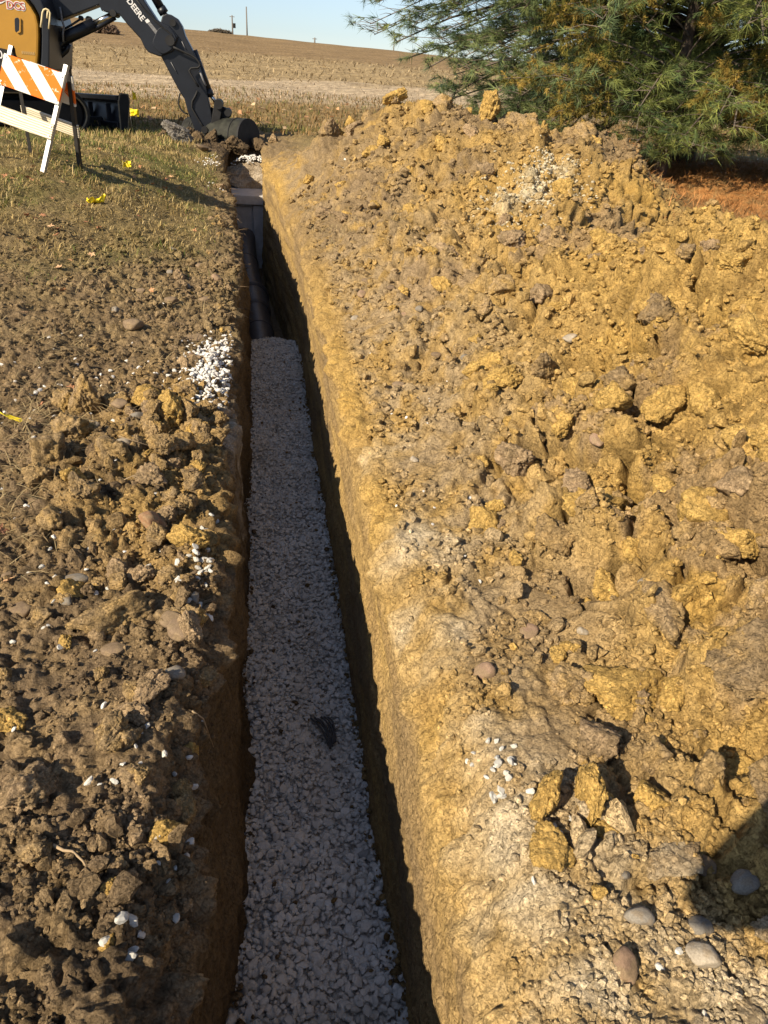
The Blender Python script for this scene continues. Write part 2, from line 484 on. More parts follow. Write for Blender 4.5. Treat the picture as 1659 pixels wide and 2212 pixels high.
# wall of the cut: scraped along the trench, slumped in places
d += wall * (.045 * fbm(s * 2.4, y * 1.6, 4, 61) + .012 * fbm(s * 22, y * 2.2, 3, 65) + .012 * c2 * .8 + .007 * f2)
lipn = np.exp(-(s / .10) ** 2)
d += lipn * (.060 * fbm(y * 2.4, s * 2, 4, 67) + .030 * c2 - .012)
V = np.stack([x + nx * d + .006 * gnoise(x * 23, y * 23, 90) * bare, y + ny * d + .008 * gnoise(x * 19, y * 19, 91) * bare, z + nz * d], 1)
cl = soil_col_left(x, y)
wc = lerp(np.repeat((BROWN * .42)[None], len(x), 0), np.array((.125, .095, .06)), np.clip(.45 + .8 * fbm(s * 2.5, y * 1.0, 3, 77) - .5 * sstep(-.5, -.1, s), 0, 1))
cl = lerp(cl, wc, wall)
limy = np.exp(-(((y - 3.55) / .32) ** 2)) * sstep(.25, .0, s) * sstep(-1.1, -.1, s)
cl = lerp(cl, np.array((.42, .39, .34)), np.clip(limy * (.5 + 1.1 * fbm(s * 9, y * 9, 2, 78)), 0, .85))
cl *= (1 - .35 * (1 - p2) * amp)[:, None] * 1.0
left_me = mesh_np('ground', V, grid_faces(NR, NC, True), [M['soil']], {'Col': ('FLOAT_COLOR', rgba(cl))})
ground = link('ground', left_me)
tag(ground, 'bare churned soil and dry lawn on the bank left of the trench', kind='structure')
BV_LEFT = BVHTree.FromPolygons([tuple(v) for v in V[:, :].tolist()], grid_faces(NR, NC)[:, :].tolist())

# ---- right bank and spoil heap
x, y, z, s, nx, ny, nz, q, NC = side_sheet(1, 50, 305)
wall = sstep(.03, -.05, s)
colr, hollow = soil_col_right(x, y)
sm = spots(SMOOTH_SPOTS, x, y, 81); du = spots(DUST_SPOTS, x, y, 85)
heap = sstep(.20, .85, s) * (1 - hollow)
patch = np.clip(.6 + .9 * fbm(s * 1.1, y * 1.1, 3, 115), 0, 1.2)
c0, e0, _, p0 = chunks(s, q, .55, 7, .3, .22); c1, e1, _, p1 = chunks(s, q, .27, 4, .35, .22); c2, e2, _, p2 = chunks(s, q, .135, 5); c3, e3, _, p3 = chunks(s, q, .058, 6)
f1 = fbm(s * 1.2, q * 1.2, 4, 105); f2 = fbm(s * 16, q * 16, 5, 109, .62); f3 = 2 * np.abs(fbm(s * 7, q * 7, 5, 119, .6)) - .5; f4 = 2 * np.abs(fbm(s * 2.6, q * 2.6, 3, 129, .5)) - .4
calm = (1 - .9 * sm) * (1 - .75 * du) * (1 + .5 * sstep(3.5, 7, y) * (1 - heap)); pocket = sstep(.13, .0, e1) * sstep(-.1, .4, gnoise(s * 1.7, q * 1.7, 133)) * heap * (1 - .6 * sstep(5, 9, y))
big = sstep(1.2, 3, y)
d = f1 * (.025 + .065 * heap) * (1 - wall)
d += (1 - wall) * (1 - hollow) * calm * ((.15 * c0 * heap * patch * (1 - .6 * sstep(5, 8, y))) + (.105 * c1 * (.10 + heap) * patch * (1 - .4 * sstep(5, 8, y))) + .030 * c2 * (.25 + .7 * patch) + .014 * c3 * (.4 + .6 * patch) * sstep(8, 4, y) + .014 * f2 * sstep(11, 6, y) + .026 * f3 * (.3 + .7 * heap) + .055 * f4 * heap)
d -= .11 * pocket
d += hollow * (.02 * f2 + .03 * f1)
d += wall * (.012 * fbm(s * 3, y * 1.1, 4, 161) + .016 * fbm(s * 15, y * .9, 4, 165) + .010 * c2 * .7 + .005 * f2)
lipn = np.exp(-(s / .09) ** 2)
d += lipn * (.050 * fbm(y * 2.8, s * 2, 4, 167) + .022 * c2 + .014 * c3)
V = np.stack([x + nx * d + .010 * gnoise(x * 21, y * 21, 190) * heap, y + ny * d + .010 * gnoise(x * 17, y * 17, 191), z + nz * d], 1)
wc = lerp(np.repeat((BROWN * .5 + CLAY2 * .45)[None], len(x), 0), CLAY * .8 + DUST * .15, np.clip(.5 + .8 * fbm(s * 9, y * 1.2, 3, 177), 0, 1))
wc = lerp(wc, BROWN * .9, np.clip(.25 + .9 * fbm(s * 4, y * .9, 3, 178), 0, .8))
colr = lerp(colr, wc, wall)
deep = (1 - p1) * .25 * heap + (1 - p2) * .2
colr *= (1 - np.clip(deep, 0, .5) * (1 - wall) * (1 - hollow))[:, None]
cover = colr
fc = grid_faces(NR, NC)
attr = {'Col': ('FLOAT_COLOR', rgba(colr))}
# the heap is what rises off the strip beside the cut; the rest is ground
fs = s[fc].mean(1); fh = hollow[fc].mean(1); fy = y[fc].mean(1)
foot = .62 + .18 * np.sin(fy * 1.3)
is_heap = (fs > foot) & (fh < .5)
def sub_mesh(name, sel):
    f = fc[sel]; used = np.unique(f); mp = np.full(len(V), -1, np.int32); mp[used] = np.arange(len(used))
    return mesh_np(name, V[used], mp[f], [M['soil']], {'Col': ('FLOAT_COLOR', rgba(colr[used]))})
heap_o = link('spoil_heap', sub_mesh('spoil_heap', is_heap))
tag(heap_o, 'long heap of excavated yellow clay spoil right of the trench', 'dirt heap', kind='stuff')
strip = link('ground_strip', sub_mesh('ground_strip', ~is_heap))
tag(strip, 'trampled dusty strip and litter covered ground right of the trench', kind='structure')
BV_RIGHT = BVHTree.FromPolygons(V.tolist(), fc.tolist())

def ground_at(px, py):
    """height and normal of the finished ground below a point"""
    bv = BV_RIGHT if px > .5 * (x_left(py) + x_right(py)) else BV_LEFT
    h = bv.ray_cast(Vector((px, py, 6.0)), Vector((0, 0, -1)))
    if h[0] is None: return Vector((px, py, 0.3)), Vector((0, 0, 1))
    n = h[1] if h[1].z > 0 else -h[1]
    return h[0], n

# ---- floor of the trench under gravel and pipe
yy = np.linspace(-1.4, 16.5, 720); k = np.linspace(-.07, 1.07, 16)
Y2, K2 = np.meshgrid(yy, k, indexing='ij')
X2 = x_left(Y2) * (1 - K2) + x_right(Y2) * K2
endw = sstep(13.5, 15.2, Y2)
Z2 = floor_z(Y2) + (.04 * fbm(X2 * 3, Y2 * 3, 4, 201) + .05 * endw * chunks(X2.ravel(), Y2.ravel(), .25, 8)[0].reshape(X2.shape))
cf = np.repeat((TOP * 1.1)[None], X2.size, 0)
cf = lerp(cf, BROWN, np.clip(.5 * endw.ravel() + .4 * fbm(X2 * 2, Y2 * 2, 3, 205).ravel(), 0, .8))
fl = link('trench_floor', mesh_np('trench_floor', np.stack([X2.ravel(), Y2.ravel(), Z2.ravel()], 1), grid_faces(len(yy), len(k)), [M['soil']], {'Col': ('FLOAT_COLOR', rgba(cf))}))
tag(fl, 'dark soil floor of the trench around the pipe', kind='structure')

# ------------------------------------------------------------------ far lawn and field
def far_z(x, y):
    p = [0, 14, 28, 50, 90, 180, 260]; h = [.1, .42, .48, .80, 1.84, 5.5, 6.6]
    z = np.interp(y, p, h)
    z = np.where(y > 28, z - .026 * (x) * sstep(60, 180, y), z)
    z = z + .10 * fbm(x * .12, y * .12, 3, 301) * sstep(16, 40, y) * 1.5
    z = z + .35 * sstep(-6, -16, x) * sstep(30, 5, y)
    return z
fy = [-8.0]
while fy[-1] < 270: fy.append(fy[-1] + .10 + .012 * abs(fy[-1]) ** 1.05)
fy = np.array(fy)
fk = np.linspace(-1, 1, 90); fk = np.sign(fk) * np.abs(fk) ** 1.4
FY, FK = np.meshgrid(fy, fk, indexing='ij')
FX = FK * (22 + np.abs(FY) * 1.05) + FY * .17
FZ = far_z(FX, FY)
inside = sstep(-.5, .6, np.minimum(np.minimum(FX - (-.44 * FY - 1.0), (.76 * FY + 1.2) - FX), np.minimum(16.6 - FY, FY + 1.3)))
nearcut = inside * (np.abs(FX - .1) < 1.3)
FZ = FZ - .5 * inside - 1.9 * sstep(1.6, .9, np.abs(FX - .0)) * sstep(16.6, 15.4, FY) * sstep(-2.2, -1.6, FY)
xx, yv = FX.ravel(), FY.ravel()
nn = fbm(xx * .25, yv * .25, 4, 311); n5 = fbm(xx * 1.3, yv * 1.3, 3, 321)
bands = yv - .10 * xx + 2.2 * nn * np.clip(yv / 30, .5, 2)
PALE = np.array((.44, .35, .24)); STUB = np.array((.30, .225, .125)); UMBER = np.array((.22, .155, .085))
lawnc = lerp(np.repeat((STRAW * .95)[None], len(xx), 0), np.array((.20, .135, .065)), np.clip(.45 + .8 * n5, 0, 1))
lawnc = lerp(lawnc, GREEN * 1.2, np.clip(.9 * nn - .12, 0, .5))
cc = lawnc
cc = lerp(cc, PALE * (.9), sstep(24, 28.5, bands))
cc = lerp(cc, STUB, sstep(42, 47, bands))
cc = lerp(cc, UMBER, sstep(84, 96, bands))
cc = cc * (1 + .28 * n5)[:, None]
M['field'], nt, p = new_mat('field_ground')
p.inputs['Roughness'].default_value = 1.0; p.inputs['Specular IOR Level'].default_value = .05
at = nnode(nt, 'ShaderNodeAttribute', attribute_name='Col')
co = nnode(nt, 'ShaderNodeTexCoord').outputs['Object']
mp = nnode(nt, 'ShaderNodeMapping'); mp.inputs['Scale'].default_value = (1.0, .45, 1.0); nt.links.new(co, mp.inputs['Vector'])
n1 = noise_tex(nt, 3.2, 9, .75, mp.outputs['Vector']); n2 = noise_tex(nt, 14, 5, .7, co)
g = ramp(nt, n1.outputs['Fac'], [(.33, (.55, .52, .48)), (.5, (1, 1, 1)), (.66, (1.5, 1.5, 1.45))])
c = mixc(nt, 1.0, at.outputs['Color'], g.outputs['Color'], 'MULTIPLY')
g = ramp(nt, n2.outputs['Fac'], [(.35, (.7, .68, .65)), (.6, (1.15, 1.15, 1.12))])
c = mixc(nt, .8, c, g.outputs['Color'], 'MULTIPLY')
nt.links.new(c, p.inputs['Base Color'])
nt.links.new(bump(nt, n1.outputs['Fac'], .8, .15), p.inputs['Normal'])
field = link('field', mesh_np('field', np.stack([xx, yv, FZ.ravel()], 1), grid_faces(len(fy), len(fk)), [M['field']], {'Col': ('FLOAT_COLOR', rgba(np.clip(cc, .01, 1)))}))
tag(field, 'dry lawn rising to a harvested corn field on a low hill', kind='structure')

# ------------------------------------------------------------------ lumps: clods, cobbles, crushed stone
_ICO = {}
def ico(sub):
    if sub not in _ICO:
        bm = bmesh.new(); bmesh.ops.create_icosphere(bm, subdivisions=sub, radius=1.0)
        bm.verts.ensure_lookup_table()
        v = np.array([q.co[:] for q in bm.verts]); f = np.array([[q.index for q in t.verts] for t in bm.faces])
        bm.free(); _ICO[sub] = (v, f)
    return _ICO[sub]

def n3(v, fr, seed, oct=3):
    return (fbm(v[:, 0] * fr, v[:, 1] * fr + 3.1, oct, seed) + fbm(v[:, 1] * fr, v[:, 2] * fr + 7.7, oct, seed + 5)
            + fbm(v[:, 2] * fr, v[:, 0] * fr + 1.9, oct, seed + 9)) / 2.0

def lump(seed, sub, planes=12, lo=.62, rough=(.07, .05, .03), soft=14, scale=(1, 1, 1)):
    r = np.random.RandomState(seed)
    v, f = ico(sub)
    n = r.randn(planes, 3); n /= np.linalg.norm(n, axis=1)[:, None]
    h = r.uniform(lo, 1.0, planes)
    q = (v @ n.T) / h
    rad = 1.0 / (np.log(np.exp(soft * np.clip(q, 0, None)).sum(1) / 1.0) / soft)
    rad = np.clip(rad, .35, 1.25)
    p = v * rad[:, None]
    for a, fr in zip(rough, (1.6, 4.5, 11)):
        if a: p = p + v * (a * n3(p, fr, seed % 50))[:, None]
    p = p * np.array(scale)
    p /= np.abs(p).max()
    return p.astype(np.float32), f

def place(name, me, loc, size, rot, label, cat, group=None):
    o = link(name, me)
    o.location = loc; o.scale = size; o.rotation_euler = rot
    return tag(o, label, cat, group)

def clod_mesh(i, sub, kind):
    sc = np.random.RandomState(100 + i).uniform([.8, .62, .55], [1, .85, .75])
    v, f = lump(700 + i, sub, 15, .55, (.16, .13, .085), 22, sc)
    # crumbly faces: small grains standing on the surface
    e, a1, a2, _, _ = cells(v[:, 0] * 5 + 1.7 * v[:, 2], v[:, 1] * 5 + 1.3 * v[:, 2], i)
    v = v * (1 + .055 * (np.clip(e, 0, .35) / .35 * a1)[:, None])
    base = {'sod': TOP * .55, 'grey': np.array((.20, .19, .175)), 'clay': CLAY * 1.08, 'dark': TOP * 2.0, 'brown': BROWN * 1.35, 'mixed': CLAY2 * .62 + BROWN * .5, 'pale': DUST * .62 + BROWN * .3}[kind]  # the sod kind is topsoil darkened for the shade under the bucket
    alt = {'sod': TOP * .9, 'grey': np.array((.27, .245, .21)), 'clay': CLAY, 'dark': BROWN, 'brown': CLAY2, 'mixed': BROWN, 'pale': BROWN * 1.2}[kind]
    t = np.clip(.45 + .9 * n3(v, 1.3, i + 3), 0, 1)
    c = lerp(np.repeat(base[None], len(v), 0), alt, t) * (1 + .22 * n3(v, 5, i + 8))[:, None]
    return mesh_np('clod_' + kind, v, f, [M['clod']], {'Col': ('FLOAT_COLOR', rgba(np.clip(c, .01, 1)))})
CLODS = {k: [clod_mesh(i + j * 10, 5 if i < 4 else 4, k) for i in range(6)] for j, k in enumerate(('clay', 'dark', 'brown', 'mixed', 'sod', 'grey', 'pale'))}

def put_clod(px, py, size, kind, label, group=None, rot=None, sink=.28, idx=None, stretch=(1, 1, 1), fine=False):
    q, n = ground_at(px, py)
    pool = CLODS[kind]
    me = pool[(random.randrange(4) if fine else random.randrange(6)) if idx is None else idx]
    if px < 0 and 2.3 < py < 4: size *= 1.22; sink *= .45
    r = size * .5 * 1.15
    rot = rot or (random.uniform(-.5, .5), random.uniform(-.5, .5), random.uniform(0, 6.28))
    return place('clod', me, q + Vector((0, 0, r * (.62 - sink * 1.6))), (r * stretch[0], r * stretch[1], r * stretch[2]), rot, label, 'clod', group)

LB = 'clods on the left bank'; RB = 'clods on the spoil heap'
# left bank, the ones one can point at
put_clod(-.49, 1.97, .235, 'mixed', 'largest yellow brown clod on the left bank, with a ridged flank', LB, (.2, .1, .4), idx=0, stretch=(1.1, .8, .8))
put_clod(-.66, 2.13, .11, 'clay', 'yellow clod just behind the largest clod on the left bank', LB)
put_clod(-.77, 2.45, .12, 'mixed', 'crumbly clod standing left of the reddish angular stone', LB)
put_clod(-.87, 3.58, .19, 'brown', 'tall brown clod at the left end of the row of clods', LB, idx=1, stretch=(.7, .8, 1.25))
put_clod(-.72, 3.62, .17, 'mixed', 'broad brown clod second in the row of clods below the white stones', LB, idx=2)
put_clod(-.43, 3.42, .18, 'clay', 'upright yellow block of clay at the right end of the row of clods', LB, idx=3, stretch=(.85, .8, 1.15))
put_clod(-.58, 3.62, .13, 'clay', 'bright yellow clod in the middle of the row of clods', LB)
put_clod(-.54, 3.02, .11, 'mixed', 'pointed clod right of the pale speckled cobble', LB, stretch=(.7, .7, 1.3))
put_clod(-.64, 2.93, .11, 'mixed', 'rounded clod below and left of the pale speckled cobble', LB)
put_clod(-.715, 1.56, .15, 'clay', 'yellow clay block at the left edge casting a long shadow', LB, idx=1, stretch=(.9, .8, 1.0))
put_clod(-.785, 1.73, .10, 'clay', 'yellow clod behind the clay block at the left edge', LB)
put_clod(-.60, 1.32, .15, 'dark', 'large dark brown clod low on the left bank', LB, idx=2, stretch=(1.1, .9, .7))
put_clod(-.27, 1.20, .09, 'clay', 'yellow crumb cluster hanging over the shaded cut near the camera', LB)
put_clod(-.35, .93, .05, 'clay', 'small yellow clod lit at the edge of the bottom left shadow', LB)
put_clod(-.36, 1.03, .05, 'clay', 'small yellow clod above the bottom left shadow', LB)
for (px, py, s, k) in [(-.90, 2.97, .16, 'mixed'), (-.87, 3.21, .14, 'brown'), (-.67, 2.08, .09, 'mixed'), (-.24, 1.54, .08, 'clay'), (-.21, 1.79, .09, 'mixed'),
                       (-.27, 2.34, .13, 'clay'), (-.46, 2.78, .11, 'dark'), (-.89, 2.77, .13, 'mixed'), (-.70, 2.60, .09, 'mixed'), (-.51, 2.21, .10, 'dark'),
                       (-.42, 3.85, .12, 'brown'), (-.99, 3.69, .13, 'brown'), (-.32, 2.6, .10, 'mixed'), (-.35, 3.1, .12, 'mixed'), (-.30, 3.3, .10, 'brown'), (-.50, 3.25, .11, 'brown')]:
    put_clod(px, py, s, k, 'crumbly yellow brown clod among others on the left bank', LB)
for i in range(46):
    py = random.uniform(1.0, 6.4); px = x_left(py) - abs(random.gauss(.12, .32)) - .06
    if px < -.5 * py - .3: continue
    put_clod(px, py, random.uniform(.035, .085), random.choice(('mixed', 'brown', 'dark', 'clay')), 'small loose clod on the left bank', LB)
for i in range(26):
    py = random.uniform(4.2, 10.5); px = x_left(py) - abs(random.gauss(.05, .28)) - .05
    put_clod(px, py, random.uniform(.05, .13), random.choice(('brown', 'dark', 'mixed')), 'small brown clod at the far edge of the lawn beside the cut', LB)
for i in range(40):
    py = random.uniform(1.3, 3.6); px = x_left(py) - abs(random.gauss(.10, .16)) - .05
    put_clod(px, py, random.uniform(.05, .11), random.choice(('mixed', 'brown', 'dark', 'mixed')), 'crumbly yellow brown clod among others on the left bank', LB, sink=.12)
# right side
for (ax, ay, bx_, by_) in [(1.0, 11.0, 2.1, 10.1), (2.1, 10.1, 2.65, 9.2), (2.65, 9.2, 2.85, 8.0), (2.85, 8.0, 3.6, 7.3)]:
    for i in range(6):
        t = random.random()
        put_clod(ax + (bx_ - ax) * t + random.gauss(0, .1), ay + (by_ - ay) * t + random.gauss(0, .15), random.uniform(.12, .30), random.choice(('clay', 'mixed', 'brown')), 'rough clod on the broken crest of the far heap', RB, sink=random.uniform(.05, .25))
put_clod(.69, 1.16, .16, 'clay', 'upright slab of yellow clay split beside a second slab', RB, (.1, .25, 1.0), idx=0, stretch=(.9, .6, 1.15), sink=.1)
put_clod(.79, 1.13, .17, 'clay', 'jagged upright slab of yellow clay casting a shadow on smooth soil', RB, (.0, .2, 1.3), idx=3, stretch=(.7, .55, 1.35), sink=.05)
put_clod(.66, 1.02, .13, 'clay', 'low clay lump in front of the split slab', RB, idx=2)
put_clod(.93, .96, .16, 'pale', 'flat broad block of soil right of the split slab', RB, (.1, .1, .3), idx=1, stretch=(1, .9, .55))
put_clod(1.07, .77, .10, 'pale', 'pale grey block between cobbles at the right edge', RB, idx=2, stretch=(1, .9, .6))
put_clod(.97, .64, .12, 'pale', 'large pale flat clod at the bottom right corner', RB, idx=3, stretch=(1.2, 1, .4))
put_clod(1.27, 2.28, .27, 'clay', 'big yellow clod with an undercut edge in the middle of the heap', RB, (.2, .3, .4), idx=0, stretch=(1.2, .9, .75))
put_clod(1.06, 2.22, .19, 'mixed', 'yellow clod at the foot of the heap above the smooth patch', RB, idx=1)
put_clod(1.24, 1.69, .24, 'brown', 'large grey brown block low on the heap', RB, (.1, .2, 1.2), idx=1, stretch=(1.2, .9, .6))
put_clod(1.05, 1.49, .25, 'clay', 'wide clay block below the grey brown block', RB, (.1, .1, .2), idx=2, stretch=(1.2, .8, .6))
put_clod(1.34, 1.38, .24, 'mixed', 'broad cracked clay block at the right edge low on the heap', RB, idx=3, stretch=(1.2, 1, .6))
put_clod(1.27, 1.2, .2, 'clay', 'clay block below the broad cracked block at the right edge', RB, idx=0, stretch=(1.1, 1, .6))
put_clod(1.72, 10.25, .34, 'clay', 'pointed lump on the left top of the far heap', RB, idx=1, stretch=(1, 1, .9), sink=.2)
put_clod(2.62, 9.2, .40, 'clay', 'tall knob of clay on the crest of the heap before the pine', RB, idx=3, stretch=(.85, .85, 1.35), sink=.12)
put_clod(2.84, 8.0, .17, 'clay', 'small spike of clay on the crest right of the tall knob', RB, stretch=(.7, .7, 1.5), sink=.0)
put_clod(1.0, 10.9, .3, 'dark', 'dark upright clod near the far left foot of the heap', RB, stretch=(.8, .8, 1.2), sink=.1)
put_clod(1.23, 10.5, .26, 'dark', 'dark clod right of the upright dark clod', RB)
put_clod(.70, 8.5, .22, 'dark', 'lump of black topsoil left of a second one on the far strip', RB, stretch=(1, 1, .6))
put_clod(.86, 7.95, .24, 'dark', 'lump of black topsoil right of a second one on the far strip', RB, stretch=(1.1, 1, .6))
put_clod(2.72, 3.80, .20, 'clay', 'rough clod on the crest of the near heap at the right edge', RB, idx=2, sink=.15)
for (px, py, s, k) in [(1.46, 3.11, .16, 'clay'), (1.36, 3.33, .16, 'mixed'), (1.18, 3.37, .18, 'clay'), (1.2, 3.66, .19, 'clay'), (1.50, 2.03, .19, 'clay'), (1.52, 2.29, .2, 'clay'),
                       (1.56, 1.96, .14, 'dark'), (1.08, 2.75, .18, 'dark'), (2.03, 4.51, .17, 'dark'), (1.75, 5.23, .2, 'dark'), (1.4, 5.71, .2, 'dark'), (2.16, 3.25, .2, 'clay'),
                       (1.58, 2.93, .19, 'mixed'), (1.29, 2.82, .17, 'clay'), (2.0, 2.73, .22, 'clay'), (1.81, 3.18, .18, 'mixed'), (1.76, 2.59, .2, 'clay'), (1.44, 2.73, .16, 'clay'),
                       (1.75, 2.13, .2, 'clay'), (1.28, 1.57, .17, 'mixed'), (.96, 1.71, .11, 'clay'), (.83, 1.14, .06, 'clay'), (.95, 1.12, .09, 'clay'), (1.08, 1.11, .12, 'mixed'),
                       (1.19, 1.03, .13, 'mixed'), (.81, 1.05, .07, 'clay'), (.89, 1.88, .09, 'mixed'), (2.30, 3.7, .13, 'dark'), (3.5, 7.1, .18, 'brown')]:
    put_clod(px, py, s, k, 'crumbly clay clod among many on the face of the spoil heap', RB)
n = 0
while n < 118:
    py = 1.25 + 9.1 * random.random() ** 1.4; px = x_right(py) + .35 + random.random() * (.45 + .30 * py)
    if px > 2.9: continue
    n += 1
    put_clod(px, py, random.choice((.06, .08, .1, .13, .17)) * random.uniform(.8, 1.2) * (1 + .05 * py), random.choice(('clay', 'clay', 'clay', 'mixed', 'brown', 'dark')),
             'crumbly clay clod among many on the face of the spoil heap', RB, sink=random.uniform(.2, .4))
for i in range(34):
    py = random.uniform(.5, 3.2); px = x_right(py) + random.uniform(.2, .8)
    put_clod(px, py, random.uniform(.02, .045), random.choice(('clay', 'mixed', 'brown')), 'small loose clod on the strip beside the cut', RB)

# ---- cobbles
def cobble_mesh(i, colr, angular=False):
    sc = np.random.RandomState(300 + i).uniform([.9, .68, .5], [1, .82, .66])
    v, f = lump(900 + i, 4, 9 if angular else 12, .6 if angular else .74, (.06, .03, .015) if angular else (.05, .025, .012), 13 if angular else 8, sc)
    c = np.repeat(np.array(colr)[None], len(v), 0) * (1 + .20 * n3(v, 1.5, i))[:, None]
    soil = np.clip((n3(v, 2.2, i + 4) + .05) * 3, 0, .85)
    c = lerp(c, BROWN * .85, soil * (.8 if i % 3 else .55))
    return mesh_np('cobble', v, f, [M['cobble']], {'Col': ('FLOAT_COLOR', rgba(np.clip(c, .01, 1)))})
M['cobble'] = stone_mat('cobble', True, speck=.30, scale=9, rough=.85, bstr=.2)
GREY = (.20, .18, .15); PINK = (.27, .18, .12); WARM = (.21, .15, .095); PALEST = (.33, .285, .22); RUST = (.25, .14, .075)
COB = [cobble_mesh(i, c, a) for i, (c, a) in enumerate([(GREY, 0), (PINK, 0), (WARM, 0), (PALEST, 0), (RUST, 1), (GREY, 1), (WARM, 1), (GREY, 0)])]
def put_stone(px, py, s, i, label, rz=0., tilt=(0, 0), sink=.3, group='field stones', stretch=(1, 1, 1), name='cobble'):
    q, n = ground_at(px, py)
    r = s * .50
    return place(name, COB[i], q + Vector((0, 0, r * (.5 - sink))), (r * stretch[0], r * stretch[1], r * stretch[2]), (tilt[0], tilt[1], rz), label, 'stone', group)
put_stone(.66, 1.65, .075, 1, 'smooth reddish brown cobble alone on the strip of soil', -.3)
put_stone(.79, .84, .08, 0, 'oval grey cobble left of the shadow at bottom right', -.2, stretch=(1, .85, 1))
put_stone(.94, .81, .078, 7, 'dark grey cobble in the middle of the bottom right shadow', .1, (0, 0), .05)
put_stone(1.07, .88, .09, 0, 'large grey cobble at the right edge half in shadow', .3, (0, 0), .05)
put_stone(.905, .745, .085, 3, 'pale blunt cobble below the dark grey one', -.5, (0, 0), .0)
put_stone(.72, .75, .072, 1, 'pinkish tan cobble standing on end near the bottom', 1.3, stretch=(1.05, .9, 1))
put_stone(.86, 1.83, .08, 1, 'flat pinkish stone at the foot of the heap', .6, stretch=(1, 1, .6))
put_stone(1.03, .955, .07, 6, 'brown stone behind the large grey cobble at the right edge', .2)
put_stone(-.81, 4.88, .14, 2, 'tan boulder at the head of the clods near the lawn', .2)
put_stone(-.42, 4.85, .2, 6, 'brown slab of stone behind the heap of white stones', .0, stretch=(1, .7, .6))
put_stone(-.60, 3.04, .10, 3, 'pale speckled cobble among clods on the left bank', -.4, (.4, 0))
put_stone(-.29, 1.71, .082, 0, 'rounded grey cobble near the lip of the left bank', .1, (.2, 0), .15)
put_stone(-.27, 1.86, .095, 2, 'brown cobble with a soil stripe near the lip', .3, (.2, .1), .15)
put_stone(-.245, 2.06, .07, 5, 'left half of a split grey stone at the lip', 1.5, stretch=(1, .6, 1.1))
put_stone(-.20, 2.09, .07, 5, 'right half of a split grey stone at the lip', 1.2, stretch=(1, .6, 1.1))
put_stone(-.67, 2.20, .12, 0, 'flat grey stone behind the two yellow clods', .2, stretch=(1, .7, .6))
put_stone(-.80, 2.07, .085, 2, 'round brown stone near the left edge', .5)
put_stone(-.80, 3.36, .11, 3, 'pale angular cobble under the second clod of the row', .9, (.3, .2))
put_stone(-.58, 3.38, .10, 7, 'dark grey cobble under the yellow clod of the row', .4)
put_stone(-.42, 2.46, .115, 4, 'reddish angular stone standing on the left bank', .4, (.2, .5), .05)
put_stone(-.30, 1.91, .085, 6, 'brown stone right of the largest clod', .7)
put_stone(-.47, 1.82, .08, 2, 'flat brown stone just below the largest clod', .1, stretch=(1.1, .8, .6))
for (px, py, s, i) in [(.66, 5.2, .085, 3), (.74, 5.51, .085, 1), (.94, 5.38, .08, 2), (1.04, 4.79, .086, 0), (.95, 4.88, .078, 1), (1.02, 4.13, .07, 2), (1.14, 3.94, .08, 0), (.77, 3.94, .08, 2), (.83, 5.9, .09, 2), (.6, 5.0, .07, 3), (.88, 4.5, .08, 3)]:
    put_stone(px, py, s, i, 'cobble among the stones on the far strip right of the cut', random.uniform(0, 3))
for (px, py, s, i) in [(.81, .94, .035, 7), (.69, 3.04, .055, 3), (1.03, 1.78, .05, 3), (1.25, 1.86, .05, 0), (2.2, 3.6, .10, 3), (1.6, 3.6, .1, 3), (1.9, 3.3, .09, 7), (1.35, 2.6, .08, 1)]:
    put_stone(px, py, s, i, 'small stone embedded in the face of the spoil heap', random.uniform(0, 3))
for (px, py, s, i) in [(-.69, 3.52, .09, 2), (-.47, 3.64, .08, 3), (-.88, 2.22, .045, 2), (-.65, 2.05, .06, 0), (-.40, 5.6, .10, 2), (-.55, 5.9, .09, 0), (-.62, 5.4, .11, 2), (-.35, 6.2, .10, 1), (-.85, 5.6, .08, 2),
                       (-.5, 6.6, .09, 2), (-.7, 6.2, .08, 0), (-.33, 5.2, .10, 2), (-.95, 5.1, .08, 0), (-.42, 4.4, .06, 1), (-.75, 6.9, .08, 3)]:
    put_stone(px, py, s, i, 'brown field stone lying on the churned left bank', random.uniform(0, 3))

# ---- crushed white stone
def octa(i):
    r_ = np.random.RandomState(1700 + i)
    v = np.array([(1, 0, 0), (-1, 0, 0), (0, 1, 0), (0, -1, 0), (0, 0, 1), (0, 0, -1)], float) * r_.uniform(.75, 1.1, (6, 1)) + r_.normal(0, .14, (6, 3))
    v *= r_.uniform([.95, .75, .6], [1.1, .95, .85])
    return v, np.array([(0, 2, 4), (2, 1, 4), (1, 3, 4), (3, 0, 4), (2, 0, 5), (1, 2, 5), (3, 1, 5), (0, 3, 5)])
OCT = [octa(i) for i in range(24)]
def pebble(i, sub, soft=45):
    sc = np.random.RandomState(500 + i).uniform([.85, .62, .42], [1, .85, .68])
    return lump(1200 + i, sub, 8, .48, (.05, .02, 0), soft, sc)
PEB2 = [pebble(i, 2) for i in range(24)]; PEB1 = [pebble(i, 1) for i in range(16)]
PEBM = [mesh_np('crushed_stone', *pebble(i, 2), [M['limestone_one']], None, False) for i in range(14)]

